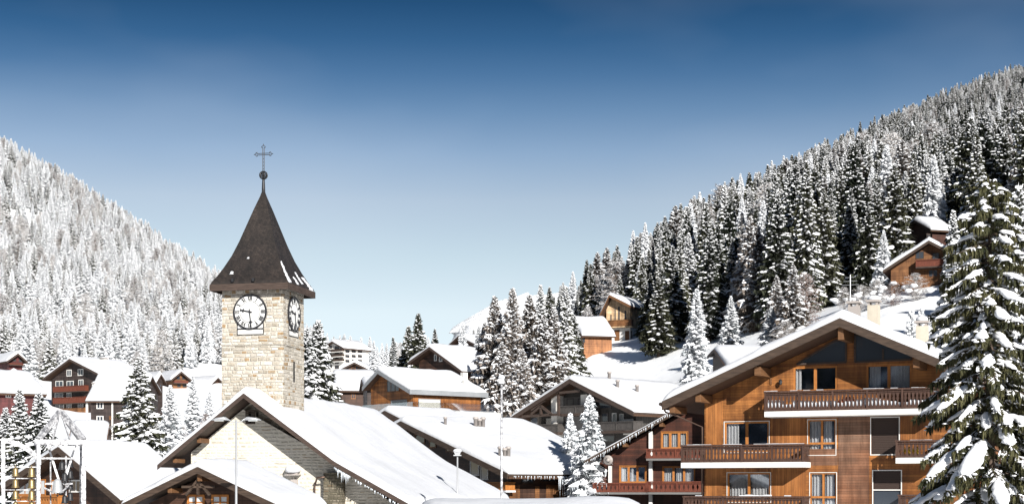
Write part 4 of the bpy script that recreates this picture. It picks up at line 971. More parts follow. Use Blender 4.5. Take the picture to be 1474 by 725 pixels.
house('hillside_house', 'little dark house with a snow roof beyond the dark chalet, beside the far white peak', 'house', (660, 483), 420, 50, ('k', 5, .5), ('k', 8, .38), ('end', 700), wall='dark_brown_boards', roof='dark_beam', thick=.4, snow=.9, step=1.5, wins=[((664, 492, 668, 497), 'front')])
house('red_cabin', 'red board cabin with a snow roof at the edge of the sunlit meadow', 'cabin', (824, 461), 300, 74, ('w', 4.5, 478), ('w', 5.5, 482), ('end', 873), wall='brick_red_boards', roof='dark_beam', thick=.35, snow=.9, step=1.0, ov=(.7, .8), wins=[((838, 486, 842, 493), 'right', 'dark_beam')])
lc = house('pale_timber_house', 'new pale timber house with tall gable windows over a white ground floor', 'house', (877, 424), 330, 26, (863, 453), (909, 440), ('end', 930), wall='pale_boards', roof='beam_wood', thick=.5, snow=.6, step=1.0, ov=(1.5, .9),
      wins=[((878, 452, 881, 466), 'front', 'pale_boards'), ((884, 443, 887, 465), 'front', 'pale_boards'), ((889, 440, 893, 464), 'front', 'pale_boards'), ((898, 446, 902, 464), 'front', 'pale_boards'), ((876, 470, 881, 474), 'front', 'pale_boards'), ((906, 476, 910, 486), 'front', 'dark_beam')],
      balcs=[((875, 461, 909, 470), 'front', 'pale_boards', 'tan_boards')])
M = lc.M('front'); a0, a1, z0, z1 = lc.rect((868, 473, 910, 500)); b = MB(); b.box(lc.xl - .06, lc.xr + .06, -6, .06, 0, z1, 0, M); lc.put(b, 'ground_floor', 'white_plaster')
for px, m_ in (((885, 475, 892, 490), 'tan_boards'), ((900, 476, 906, 489), 'tan_boards'), ((873, 476, 878, 487), 'dark_interior')):
    a0, a1, z0, z1 = lc.rect(px); b = MB(); b.box(a0, a1, .062, .12, z0, z1, 0, M); lc.put(b, 'door', m_)
house('brown_cabin', 'dark brown cabin with a bright snow roof on the slope above the large timber chalet', 'cabin', (1337, 346), 232, 20, (1271, 389), (1400, 378), 12, wall='tan_boards', roof='barge_wood', thick=.4, snow=.7, step=.8, ov=(1.2, 1.0),
      wins=[((1318, 362, 1330, 372), 'front', 'dark_beam'), ((1342, 364, 1352, 374), 'front', 'dark_beam'), ((1336, 388, 1350, 398), 'front', 'tan_boards')], balcs=[((1318, 374, 1362, 384), 'front', 'dark_beam', 'red_rail_wood')])
house('brown_cabin', 'second brown cabin, smaller and higher, peeking from behind the cabin on the slope', 'cabin', (1316, 317), 268, 72, ('w', 4, 330), ('w', 5, 330), ('end', 1350), wall='red_brown_boards', roof='barge_wood', thick=.35, snow=.8, step=1.0, ov=(.7, .7), wins=[((1333, 336, 1339, 342), 'right', 'dark_beam')])
house('flat_roofed_store', 'small outbuilding buried under square snow behind the large timber chalet', 'outbuilding', (1028, 503), 118, 84, ('w', 2, 512), ('w', 4.5, 533), ('end', 1098), wall='dark_boards', roof='dark_beam', thick=.2, snow=.35, step=.8, ov=(.3, .3))
# the village on the left
dc = house('dark_chalet', 'tall dark chalet with stacked balconies below the frosted hillside', 'chalet', (100, 516), 390, 33, (61, 545), (141, 537), ('end', 176), wall='dark_boards', roof='dark_beam', thick=.5, snow=.8, step=1.3, ov=(1.8, 1.2),
      wins=[((96, 532, 103, 541),), ((112, 531, 120, 540),), ((80, 548, 91, 556),), ((96, 548, 106, 556),), ((113, 546, 120, 555),), ((79, 565, 91, 573),), ((96, 565, 103, 573),), ((80, 581, 92, 589),), ((96, 581, 103, 588),), ((112, 579, 120, 587),)],
      balcs=[((76, 556, 122, 563), 'front', 'dark_beam', 'red_rail_wood'), ((76, 572, 122, 580), 'front', 'dark_beam', 'red_rail_wood'), ((76, 588, 122, 596), 'front', 'dark_beam', 'tan_boards')], chims=[(150, 515, 1.5, 1.4)])
d2 = house('dark_boarded_house', 'black boarded house with white windows under a deep snow roof, beside the lone tall spruce', 'house', (140, 542), 300, 92, ('w', 7, 566), ('w', 7.5, 576), 10.5, wall='dark_boards', roof='dark_beam', thick=.4, snow=.9, step=1.0, ov=(.8, .8),
      wins=[((139, 578, 149, 588), 'right'), ((139, 598, 149, 607), 'right'), ((157, 598, 160, 604), 'right', 'tan_boards', 'tan_boards')], chims=[(129, 553, 2.8, 1.0)])
b = MB(); Mr = d2.M('right')
for px in ((124, 578, 127, 640), (161, 578, 163, 640)): a0, a1, z0, z1 = d2.rect(px, 'right'); b = MB(); b.box(a0, a1, .0, .2, 0, z1, 0, Mr); d2.put(b, 'corner_board', 'white_paint')
house('maroon_house', 'maroon house with pink side wall under a sagging snow roof behind the bushy double spruce', 'house', (-70, 537), 262, 60, ('k', 9, .25), ('w', 10, 563), ('end', 47), wall='maroon_boards', roof='dark_beam', thick=.4, snow=.8, step=1.1, ov=(.9, .9), wins=[((8, 562, 16, 572), 'right'), ((60, 565, 66, 572), 'right', 'dark_beam')])
house('maroon_cottage', 'small maroon cottage high above the maroon house at the foot of the frosted forest', 'cottage', (26, 508), 420, -38, (10, 519), (40, 520), 16, wall='maroon_boards', roof='dark_beam', thick=.5, snow=.8, step=1.5, ov=(1.2, 1), wins=[((18, 516, 23, 520), 'front', 'dark_beam'), ((27, 517, 32, 521), 'front', 'dark_beam')], balcs=[((14, 522, 34, 526), 'front', 'dark_beam', 'red_rail_wood')])
house('maroon_cottage', 'low roofed cottage just under the small maroon one, nearly buried in snow', 'cottage', (20, 534), 330, -20, (8, 541), (30, 540), 9, wall='maroon_boards', roof='dark_beam', thick=.35, snow=.7, step=1.2)
house('dark_barn', 'narrow black gabled barn next to the lone tall spruce in the village', 'barn', (232, 538), 335, -50, (221, 557), (240, 551), 12, wall='dark_boards', roof='dark_beam', thick=.4, snow=.7, step=1.1, ov=(.6, .6), wins=[((229, 552, 233, 557), 'front', 'dark_beam')])
house('brown_village_house', 'brown gabled house with balconies between the dark barn and the small round spruce', 'house', (261, 534), 450, -33, (246, 546), (277, 547), 15, wall='tan_boards', roof='dark_beam', thick=.5, snow=.8, step=1.5, ov=(1.3, 1.2), wins=[((254, 541, 259, 546), 'front', 'dark_beam'), ((262, 541, 267, 546), 'front', 'dark_beam'), ((255, 552, 260, 557), 'front', 'dark_beam'), ((263, 552, 268, 557), 'front', 'dark_beam')], balcs=[((251, 547, 271, 552), 'front', 'dark_beam', 'red_rail_wood')])
house('brown_village_house', 'dark brown house with a flat looking snow roof hard against the clock tower', 'house', (314, 543), 465, -50, (304, 553), (324, 553), 13, wall='dark_brown_boards', roof='dark_beam', thick=.4, snow=.8, step=1.5, ov=(1, 1), wins=[((308, 552, 311, 556), 'front', 'dark_beam'), ((294, 554, 298, 558), 'left', 'white_paint')], balcs=[((305, 556, 320, 560), 'front', 'dark_beam', 'red_rail_wood')])
house('forest_refuge', 'white roofed refuge almost lost among the frosted trees above the village', 'hut', (222, 486), 640, 78, ('w', 6, 495), ('w', 7, 497), ('end', 268), wall='dark_brown_boards', roof='dark_beam', thick=.4, snow=.9, step=2)
house('snowy_garage', 'low snow roofed garage with tan doors beside the steel bell frame', 'garage', (104, 610), 210, 80, ('w', 4, 622), ('w', 5.5, 637), ('end', 158), wall='tan_boards', roof='beam_wood', thick=.4, snow=.6, step=.8, ov=(.5, .8))
# near left roof behind the carillon
nl = House('village_hall', 'wide roofed wooden hall with orange window posts standing behind the steel bell frame', 'hall', (84, 643), 105, 38,
           (-2, 700), (172, 718), ('end', 215), ov=(1.2, 1.0), wall='dark_brown_boards', roof='barge_wood', thick=.38, snow=.5, step=.7, seed=4.2)
nl.shell()
for px in ((27, 689, 46, 712), (52, 689, 66, 712), (74, 690, 84, 712), (100, 690, 120, 708)): nl.window(px, 'front', 'orange_wood' if px[0] < 90 else 'white_paint', 'light_glass' if px[0] < 90 else 'window_glass', nv=1)
nl.balcony((24, 712, 84, 730), .8, slab='dark_beam', rail='orange_wood', style='cut', pitch=.3)
# near little gable
ng = House('wooden_kiosk', 'dark carved wooden gable with orange framed windows right below the street lamp', 'chalet', (285, 672), 60, 20, (172, 727), (400, 727), 4.0, ov=(.9, .7), wall='dark_brown_boards', roof='barge_wood', thick=.22, snow=.30, base=0, step=.35, seed=2.2)
ng.shell(purlins=[(-1.3, .18, .2, .8), (0, .2, .3, .8)])
for px in ((270, 711, 295, 745), (305, 711, 330, 745)): ng.window(px, 'front', 'orange_wood', 'light_glass', nv=1, nh=2, fw=.09)
b = MB(); M = ng.M('front')
for (p, q) in (((285, 678), (285, 712)), ((262, 700), (310, 700)), ((285, 690), (268, 712)), ((285, 690), (302, 712))):
    a0, z0 = ng.hit(*p, 'front', .6); a1, z1 = ng.hit(*q, 'front', .6); b.beam(M(a0, .6, z0), M(a1, .6, z1), .09, .09, up=(0, 1, 0))
ng.put(b, 'carved_truss', 'barge_wood')

# near snow-covered roof whose crest closes the bottom of the view
nr = House('snow_roofed_shelter', 'rounded snow crest of a shelter roof in front of the street pole', 'shelter', (602, 738), 46, 88, ('w', 3.5, 770), ('w', 3.5, 770), 6.6, ov=(.4, .4), wall='dark_boards', roof='dark_beam', thick=.2, snow=.42, base=0, step=.3, seed=6)
nr.shell()
# ============================================================ street furniture
def street_lamp():
    Y = 55; base = P(340, 700, Y); r = empty('street_lamp', (base.x, base.y, 0)); H = EYE + (HY - 604) * Y / F
    tag(r, 'slim grey street lamp with two flat angled heads in front of the church gable', 'street lamp')
    b = MB(); b.tube([(0, 0, 0), (0, 0, 1.2), (0, 0, H)], [.07, .055, .035], 12); b.lathe([(.16, 0), (.16, .04), (.09, .06), (.08, .3)], (0, 0, 0), 12); b.build('pole', 'lamp_metal', r, True)
    b = MB(); b.tube([(-.38, 0, H + .10), (-.16, 0, H - .06), (0, 0, H - .08), (.16, 0, H - .06), (.38, 0, H + .10)], .018, 8); b.build('arm', 'lamp_metal', r, True)
    for sg in (-1, 1):
        b = MB(); b.tube([(sg * .26, 0, H - .02), (sg * .42, 0, H + .05), (sg * .68, 0, H + .02), (sg * .86, 0, H - .01)], [.03, .07, .06, .02], 10)
        b.v = [(x, y * 1.9, z if z > H + .0 else H + (z - H) * .4) for x, y, z in b.v]; h = b.build('lamp_head', 'lamp_metal', r, True)
        b = MB(); b.box(sg * .42, sg * .74, -.07, .07, H - .035, H - .012); b.build('lens', 'light_glass', h)
street_lamp()
def tall_pole():
    Y = 80; base = P(722, 700, Y); r = empty('tall_pole', (base.x, base.y, 0)); H = EYE + (HY - 552) * Y / F
    tag(r, 'tall thin white pole with a snow capped box on its tip', 'pole')
    b = MB(); b.tube([(0, 0, 0), (0, 0, H * .6), (0, 0, H)], [.085, .06, .05], 12); b.build('pole', 'frosted_steel', r, True)
    b = MB(); b.box(-.14, .14, -.12, .12, H, H + .26); b.box(-.20, .20, -.03, .03, H + .04, H + .08); b.tube([(0, 0, H + .26), (0, 0, H + .45)], .03, 8); b.build('lamp_head', 'lamp_metal', r, bevel=.02)
    b = MB(); b.lathe([(.16, H + .26), (.18, H + .32), (.13, H + .42), (.02, H + .46)], (0, 0, 0), 10); b.build('snow', 'snow', r, True)
tall_pole()
def small_lamp():
    Y = 100; base = P(658.5, 700, Y); r = empty('lamp_post', (base.x, base.y, 0)); H = EYE + (HY - 655) * Y / F
    tag(r, 'short lamp post with a snow topped square lantern beyond the church roof', 'lamp post')
    b = MB(); b.tube([(0, 0, 0), (0, 0, H)], .05, 10); b.build('pole', 'lamp_metal', r, True)
    b = MB(); b.box(-.24, .24, -.2, .2, H - .02, H + .04); b.hexa([(-.14, -.14, H + .04), (.14, -.14, H + .04), (.14, .14, H + .04), (-.14, .14, H + .04), (-.22, -.2, H + .24), (.22, -.2, H + .24), (.22, .2, H + .24), (-.22, .2, H + .24)]); b.build('lamp_head', 'lamp_metal', r)
    b = MB(); b.lathe([(.27, H + .24), (.28, H + .30), (.2, H + .40), (.02, H + .43)], (0, 0, 0), 12); b.build('snow', 'snow', r, True)
small_lamp()

# ============================================================ steel carillon
Yc2 = 60.0; q = Yc2 / F
r = empty('steel_carillon', (P(87, 700, Yc2).x, Yc2, 0), R(18))
tag(r, 'frosted steel frame with a pyramid top and a swooping side arm carrying bronze bells', 'carillon')
def zc_(py): return EYE + (HY - py) * q
b = MB(); hwid = .81
for (x, y) in ((-hwid, -hwid), (hwid, -hwid), (hwid, hwid), (-hwid, hwid)): b.box(x - .07, x + .07, y - .07, y + .07, 0, zc_(640))
b.build('column', 'frosted_steel', r, bevel=.01)
b = MB(); z1 = zc_(640)
for (p, s_) in (((-hwid - .12, -hwid), (hwid + .12, -hwid)), ((-hwid - .12, hwid), (hwid + .12, hwid)), ((-hwid, -hwid + .1), (-hwid, hwid - .1)), ((hwid, -hwid + .1), (hwid, hwid - .1))):
    b.beam((*p, z1 + .09), (*s_, z1 + .09), .2, .19)
b.build('ring_beam', 'frosted_steel', r, bevel=.01)
b = MB()
for (x, y) in ((-hwid, -hwid), (hwid, -hwid), (hwid, hwid), (-hwid, hwid)): b.beam((x, y, z1 + .19), (x * .02, y * .02, zc_(592)), .20, .15)
for x in (-.3, .3): b.beam((x, -hwid, z1 + .19), (x * .1, 0, zc_(594)), .05, .07)
b.build('pyramid_rafter', 'frosted_steel', r)
b = MB()
for x0, x1 in ((-.45, .0), (.55, .1)): b.beam((x0, .1, z1), (x1, .1, z1 - 1.5), .08, .08)
b.beam((-.55, 0, z1 - 1.45), (.45, 0, z1 - 1.45), .07, .07); b.beam((-hwid, 0, z1 - .5), (hwid, 0, z1 - .5), .06, .06)
for y in (-.25, .3): b.tube([(-.6, y, z1 - 1.6), (-.3, y, z1 - 1.75), (0, y, z1 - 1.8), (.3, y, z1 - 1.5)], .035, 6)
b.build('brace', 'frosted_steel', r)
# arm on the left with its post
b = MB(); xl_ = -2.05
b.box(xl_ - .07, xl_ + .07, -.72, -.58, 0, zc_(634)); b.build('post', 'frosted_steel', r, bevel=.01)
pts = []
for i in range(13):
    t = i / 12; x = xl_ + (-.72 - xl_) * t; z = zc_(636) - (zc_(636) - zc_(664)) * (t ** 2.1); pts.append((x, -.65, z))
b = MB()
for i in range(12):
    (xa, ya, za_), (xb, yb, zb_) = pts[i], pts[i + 1]; h0, h1 = .06 + .07 * i / 12, .06 + .07 * (i + 1) / 12
    b.hexa([(xa, ya - .09, za_ - h0), (xb, yb - .09, zb_ - h1), (xb, yb + .09, zb_ - h1), (xa, ya + .09, za_ - h0), (xa, ya - .09, za_ + h0), (xb, yb - .09, zb_ + h1), (xb, yb + .09, zb_ + h1), (xa, ya + .09, za_ + h0)])
b.build('curved_arm', 'frosted_steel', r)
b = MB()
for i in range(6): z = zc_(672) - i * .42; b.beam((xl_, -.65, z), (-hwid, -.65, z), .03, .03)
b.build('crossbar', 'frosted_steel', r)
def bell(x, y, z, s_, m_):
    b = MB(); b.lathe([(.03 * s_, .03 * s_), (.10 * s_, -.02 * s_), (.12 * s_, -.10 * s_), (.125 * s_, -.22 * s_), (.15 * s_, -.32 * s_), (.19 * s_, -.37 * s_), (.17 * s_, -.36 * s_)], (x, y, z), 16); b.box(x - .015, x + .015, y - .015, y + .015, z, z + .1)
    o = b.build('bell', m_, r, True); k = MB(); k.lathe([(.012, -.2 * s_), (.012, -.42 * s_), (.035 * s_, -.44 * s_), (.02, -.48 * s_)], (x, y, z), 8); k.build('clapper', 'black_iron', o, True)
for i in range(6):
    z = zc_(672) - i * .42
    bell(-1.62, -.65, z - .03, .85, 'bronze'); bell(-1.05, -.65, z - .03, .92, 'bronze')
    bell(.05 + .1 * (i % 2), -.1, z + .2, .8, 'black_iron'); bell(.36, .2, z + .3, .8, 'black_iron')
bell(-.12, -.3, zc_(690), 1.3, 'lamp_metal')
b = MB()
for x, y in ((.2, 0), (-.35, .2)): b.tube([(x, y, 0), (x, y, zc_(655))], .03, 6)
b.build('bell_rod', 'frosted_steel', r)

# ============================================================ trees
def spruce(seed, h=1.0, r=.17, nbr=230, seg=4, frond=1.0, snow=.8, droop=1.0, base=.06, m=('needles', 'tree_snow'), irregular=.3, dust=.12, pad=1.0):
    """unit-height spruce crown: drooping branches, each a fan of needle blades under a lumpy pad of snow"""
    rg = random.Random(seed); b = MB(); V, Fc, Mi = b.v, b.f, b.m
    def tri(p, q, s_, mi): k = len(V); V.extend((p, q, s_)); Fc.append((k, k + 1, k + 2)); Mi.append(mi)
    for i in range(nbr):
        t = base + (1 - base - .012) * (i / nbr) ** 0.80
        z0 = t * h; an = i * 2.39996 + rg.uniform(-.5, .5)
        L = r * h * ((1 - t) ** .92) * rg.uniform(1 - irregular, 1.2) + .010 * h
        if t < base + .08: L *= .75
        ca, sa = math.cos(an), math.sin(an)
        e0 = (.35 if t > .85 else .05 - .25 * (1 - t)) * 1.0; e1 = -0.75 * droop * (1 - t * .6)
        pts = []; x = 0; z = z0
        for k in range(seg + 1):
            pts.append((x * ca, x * sa, z)); e = e0 + (e1 - e0) * (k / seg) ** .8
            if k >= seg - 1: e += .25
            x += L / seg * math.cos(e); z += L / seg * math.sin(e)
        has = rg.random() < snow; wid = L * .27 * rg.uniform(.8, 1.25) + .004 * h
        for k in range(seg):
            p, q = pts[k], pts[k + 1]; tt = (k + .5) / seg
            fl = wid * (1.15 if 0 < k < seg - 1 else .85) * frond
            for sgn in (-1, 1):
                for rep in range(2):
                    u = rg.random(); bx, by, bz = (p[j] + (q[j] - p[j]) * u for j in range(3))
                    ox, oy = -sa * sgn, ca * sgn; f_ = rg.uniform(.2, .9); l_ = fl * rg.uniform(.7, 1.4); dz = -l_ * rg.uniform(.25, .95)
                    tip = (bx + (ox + ca * f_) * l_, by + (oy + sa * f_) * l_, bz + dz); w = l_ * .33
                    mi = 1 if (has and rg.random() < dust) else 0
                    tri((bx - ca * w, by - sa * w, bz), (bx + ca * w * .6, by + sa * w * .6, bz - w * .2), tip, mi)
                    if mi == 0: tri((bx - ca * w, by - sa * w, bz), (bx + ca * w * .6, by + sa * w * .6, bz - w), (bx + ox * l_ * .35, by + oy * l_ * .35, bz - l_ * .95), 0)
        p = pts[-1]; tri((pts[-2][0] - sa * wid * .2, pts[-2][1] + ca * wid * .2, pts[-2][2]), (pts[-2][0] + sa * wid * .2, pts[-2][1] - ca * wid * .2, pts[-2][2]), (p[0] * 1.06, p[1] * 1.06, p[2] - .01 * h), 0)
        if has:
            rows = []; s0 = rg.choice((0, 0, 1)); hh = h * .004
            for k in range(s0, seg + 1):
                tt = k / seg; w = wid * (.20 + .36 * math.sin(math.pi * min(1, tt * 1.02))) * pad * rg.uniform(.55, 1.15)
                if k == seg: w *= .4
                hgt = w * .42 + hh * .8; px, py, pz = pts[k]; jl, jr = rg.uniform(.6, 1.2), rg.uniform(.6, 1.2)
                rows.append(((px + sa * w * jl, py - ca * w * jl, pz - w * .25), (px + sa * w * .4, py - ca * w * .4, pz + hgt * .8), (px - sa * w * .4, py + ca * w * .4, pz + hgt), (px - sa * w * jr, py + ca * w * jr, pz - w * .25)))
            k0 = len(V)
            for row in rows: V.extend(row)
            for a in range(len(rows) - 1):
                for c in range(3): Fc.append((k0 + a * 4 + c, k0 + a * 4 + c + 1, k0 + (a + 1) * 4 + c + 1, k0 + (a + 1) * 4 + c)); Mi.append(1)
                Fc.append((k0 + a * 4 + 3, k0 + a * 4, k0 + (a + 1) * 4, k0 + (a + 1) * 4 + 3)); Mi.append(1)
            Fc.append((k0, k0 + 3, k0 + 2, k0 + 1)); Mi.append(1); e = k0 + (len(rows) - 1) * 4; Fc.append((e, e + 1, e + 2, e + 3)); Mi.append(1)
    # leader
    for j in range(4): a = j * 1.57 + .3; tri((math.cos(a) * .006 * h, math.sin(a) * .006 * h, h * .955), (math.cos(a + 1.5) * .006 * h, math.sin(a + 1.5) * .006 * h, h * .955), (0, 0, h * 1.0), j % 2)
    return b, m
def frost_tree(seed, nbr=120, twigs=22, spread=.28, base=.12, up=.5, m=('frosted_twig', 'tree_snow'), snowp=.5, wtw=.0028):
    """unit-height bare larch or broadleaf tree: thin rising limbs with frosted twigs"""
    rg = random.Random(seed); b = MB()
    def tri(p, q, s_, mi): k = len(b.v); b.v.extend((p, q, s_)); b.f.append((k, k + 1, k + 2)); b.m.append(mi)
    for i in range(nbr):
        t = base + (1 - base - .03) * (i / nbr); an = i * 2.4 + rg.uniform(-.5, .5); L = spread * (math.sin(math.pi * min(1, (1 - t) * 1.05 + .0)) * .45 + (1 - t) * .6 + .05) * rg.uniform(.6, 1.2)
        e = up * rg.uniform(.3, 1.3) * (1.1 - .5 * (1 - t)); ca, sa = math.cos(an), math.sin(an); pts = []
        x, z = 0, t
        for k in range(5): pts.append((x * ca, x * sa, z)); x += L / 4 * math.cos(e); z += L / 4 * math.sin(e); e -= .22 * rg.random()
        b.tube(pts, [.0045 * (1 - k * .2) + .0008 for k in range(5)], 3, 0, cap=False)
        for j in range(twigs):
            u = rg.uniform(.25, 1) * 4; k = min(3, int(u)); f_ = u - k; p = [pts[k][c] + (pts[k + 1][c] - pts[k][c]) * f_ for c in range(3)]
            a2 = an + rg.uniform(-1.5, 1.5); el = rg.uniform(-.8, .8); l_ = rg.uniform(.02, .055) * (1 + spread)
            d = (math.cos(a2) * math.cos(el), math.sin(a2) * math.cos(el), math.sin(el)); tip = tuple(p[c] + d[c] * l_ for c in range(3)); w = wtw * rg.uniform(.8, 1.8)
            mi = 1 if rg.random() < snowp else 0
            tri((p[0] - d[1] * w, p[1] + d[0] * w, p[2]), (p[0] + d[1] * w, p[1] - d[0] * w, p[2]), tip, mi)
            for q_ in range(2):
                m_ = rg.uniform(.3, .8); c0 = [p[c] + d[c] * l_ * m_ for c in range(3)]; dd = (rg.uniform(-1, 1) * .02, rg.uniform(-1, 1) * .02, rg.uniform(-.8, 1) * .02)
                tri((c0[0], c0[1], c0[2] - w * .7), (c0[0], c0[1], c0[2] + w * .7), tuple(c0[c] + dd[c] for c in range(3)), 1 if rg.random() < snowp else 0)
    return b, m
def mesh_of(res, name, parent=None):
    b, m = res; me = bpy.data.meshes.new(name); me.from_pydata(b.v, [], b.f)
    for k in m: me.materials.append(MATS[k])
    me.polygons.foreach_set('material_index', b.m); me.update(); return me
def trunk_mesh(rb=.014, h=1.0, name='trunk', n=8):
    b = MB(); b.tube([(0, 0, -.03), (0, 0, .0), (0, 0, .3 * h), (0, 0, .7 * h), (0, 0, .985 * h)], [rb * 1.2, rb, rb * .72, rb * .36, rb * .06], n)
    me = bpy.data.meshes.new(name); me.from_pydata(b.v, [], b.f); me.materials.append(MATS['bark']); me.polygons.foreach_set('use_smooth', [True] * len(b.f)); me.update(); return me
TR = trunk_mesh()
SP = [mesh_of(spruce(11 + i, r=rr, nbr=nb, snow=sn, droop=dr, irregular=ir, pad=.9), 'crown') for i, (rr, nb, sn, dr, ir) in enumerate(
    ((.195, 520, .66, 1.0, .35), (.165, 480, .76, 1.15, .4), (.215, 560, .66, .9, .4), (.18, 500, .45, 1.1, .35), (.15, 460, .82, 1.2, .35), (.205, 540, .58, 1.0, .45)))]
SPW = [mesh_of(spruce(41 + i, r=rr * 1.15, nbr=320, snow=.97, droop=1.0, irregular=.4, dust=.28, pad=1.45, m=('frosted_needles', 'tree_snow')), 'crown') for i, rr in enumerate((.14, .17, .20))]
SPM = [mesh_of(spruce(91 + i, r=rr, nbr=400, snow=.95, droop=1.1, irregular=.4, dust=.26, pad=1.15), 'crown') for i, rr in enumerate((.17, .21))]
SPB = [mesh_of(spruce(81 + i, r=rr, nbr=420, snow=.86, droop=dr, irregular=.5, dust=.36, pad=1.0, frond=1.15, base=.03, m=('brown_frosted_needles', 'tree_snow')), 'crown') for i, (rr, dr) in enumerate(((.20, .7), (.24, .9), (.19, .5)))]
FT = [mesh_of(frost_tree(60 + i, spread=sp_, up=u_), 'crown') for i, (sp_, u_) in enumerate(((.30, .35), (.26, .2), (.38, .7)))]
FTR = mesh_of(frost_tree(71, spread=.32, up=.4, m=('reddish_twig', 'tree_snow'), snowp=.3), 'crown')
def tree(name, label, loc, h, crown, rot=0.0, wide=1.0, group=None, cat='tree', trunk=True):
    e = empty(name, loc, rot); tag(e, label, cat, group)
    for nm, me in ((('trunk', TR),) if trunk else ()) + (('crown', crown),):
        o = bpy.data.objects.new(nm, me); col.objects.link(o); o.parent = e; o.scale = (h * wide, h * wide, h)
    return e
def at(px, Y, off=-.15):
    p = P(px, 700, Y); return (p.x, Y, tz(p.x, Y) + off)
# trees one can point to: pixel column, distance, top row, kind
rg = random.Random(8)
NAMED = [
 (200, 172, 512, SPM[1], 1.4, 'spruce', 'lone tall snow flecked spruce standing between the dark boarded house and the church roof'),
 (56, 150, 562, SPM[1], 1.3, 'spruce', 'bushy snow loaded spruce with twin tops right behind the pyramid of the bell frame'),
 (28, 158, 558, SPM[0], 1.4, 'spruce', 'snow loaded spruce in front of the maroon house wall'),
 (8, 165, 585, SPM[0], 1.5, 'spruce', 'snowy spruce cut by the picture edge before the maroon house'),
 (245, 240, 553, SPW[1], 1.3, 'spruce', 'shorter rounded frosted spruce in front of the dark barn'),
 (278, 300, 540, SPW[0], 1.1, 'spruce', 'slender white spruce in front of the brown village house with balconies'),
 (302, 330, 560, SPW[2], 1.0, 'spruce', 'little white spruce before the dark house beside the clock tower'),
 (222, 205, 600, SPM[1], 1.2, 'spruce', 'low snowy spruce tucked against the lone tall one'),
 (458, 215, 459, SPM[1], 1.35, 'spruce', 'taller of the twin spruces right beside the clock tower'),
 (441, 212, 470, SPM[1], 1.3, 'spruce', 'spruce squeezed between the clock tower and its taller twin'),
 (472, 222, 520, SPW[0], 1.2, 'spruce', 'small whitened spruce at the foot of the twin spruces'),
 (602, 275, 449, SP[3], 1.25, 'spruce', 'dark pointed spruce rising behind the modern timber house'),
 (588, 285, 468, SP[5], 1.2, 'spruce', 'dark spruce leaning on the taller pointed one behind the modern timber house'),
 (627, 300, 500, SPW[1], 1.1, 'spruce', 'small snowy spruce between the pointed dark spruce and the dark chalet'),
 (778, 262, 408, SPM[0], 1.1, 'spruce', 'tall narrow spruce just behind the tangle of frosted larches'),
 (815, 235, 410, SPM[0], 1.05, 'spruce', 'tall snow striped spruce closing the larch group, above the grey chalet'),
 (826, 240, 452, SP[2], 1.1, 'spruce', 'wide spruce under the tall striped one by the red cabin'),
 (740, 240, 418, SPW[0], 1.1, 'spruce', 'frosted spruce inside the larch group'),
 (849, 122, 566, SPW[2], 1.02, 'spruce', 'young snow wrapped spruce in front of the grey timber chalet'),
 (821, 128, 592, SPW[1], .95, 'spruce', 'smaller snow wrapped spruce beside the young one at the grey timber chalet'),
 (1003, 205, 414, SPW[0], 1.2, 'spruce', 'big snow crusted spruce standing alone on the open meadow'),
 (948, 275, 400, SP[3], 1.5, 'spruce', 'dark green spruce with almost no snow beside the pale timber house'),
 (936, 300, 392, SP[3], 1.3, 'spruce', 'dark spruce partly behind the nearly snowless one'),
 (968, 285, 352, SP[0], 1.2, 'spruce', 'tall spruce between the dark green one and the meadow spruce'),
 (1052, 240, 425, SPW[1], 1.2, 'spruce', 'white laden spruce at the forest edge above the meadow'),
 (1110, 225, 440, SPW[2], 1.2, 'spruce', 'low wide frosted spruce above the ridge end of the large chalet'),
 (1288, 262, 234, SP[2], 1.15, 'spruce', 'towering dark spruce beside the brown cabins on the slope'),
 (1262, 272, 262, SP[0], 1.1, 'spruce', 'second towering spruce next to the darkest one by the cabins'),
 (1272, 246, 330, SPW[1], 1.0, 'spruce', 'bright young spruce in front of the towering pair'),
 (1225, 268, 270, SP[1], 1.15, 'spruce', 'snow striped spruce three back from the cabins'),
 (1185, 262, 268, SP[5], 1.1, 'spruce', 'broad tall spruce over the frosted broadleaf thicket'),
 (1155, 270, 252, SP[2], 1.0, 'spruce', 'tall spruce with snow striped skirts over the thicket'),
 (1050, 300, 286, SP[3], 1.05, 'spruce', 'very tall dark topped spruce above the meadow'),
 (1016, 305, 290, SP[0], 1.05, 'spruce', 'tall spruce neighbouring the dark topped one'),
 (990, 310, 296, SP[1], 1.0, 'spruce', 'first tall spruce on the falling edge of the forest'),
 (1372, 175, 300, SPM[0], 1.0, 'spruce', 'middle distance spruce partly hidden behind the big near spruce'),
 (1466, 120, 262, SPM[1], .95, 'spruce', 'snowy spruce behind the tip of the big near spruce'),
 (666, 330, 466, SPW[0], 1.2, 'spruce', 'small round spruce on the skyline over the dark chalet roof'),
 (690, 335, 468, SPW[1], 1.3, 'spruce', 'smaller round spruce on the skyline just before the white peak'),
 (626, 350, 472, SP[5], 1.0, 'spruce', 'thin spruce on the skyline above the dark chalet'),
 (566, 330, 484, SP[1], 1.0, 'spruce', 'thin skyline spruce left of the pointed dark one'),
 (538, 360, 490, SPW[0], 1.1, 'spruce', 'frosted skyline spruce beside the apartment block'),
 (276, 200, 640, SPW[2], .9, 'spruce', 'tiny white spruce poking up beside the church eave'),
 (1312, 120, 442, SPW[1], .8, 'spruce', 'small snowy spruce behind the chimneys of the large chalet'),
 (1326, 122, 438, SPW[0], .8, 'spruce', 'second small snowy spruce behind the large chalet chimneys')]
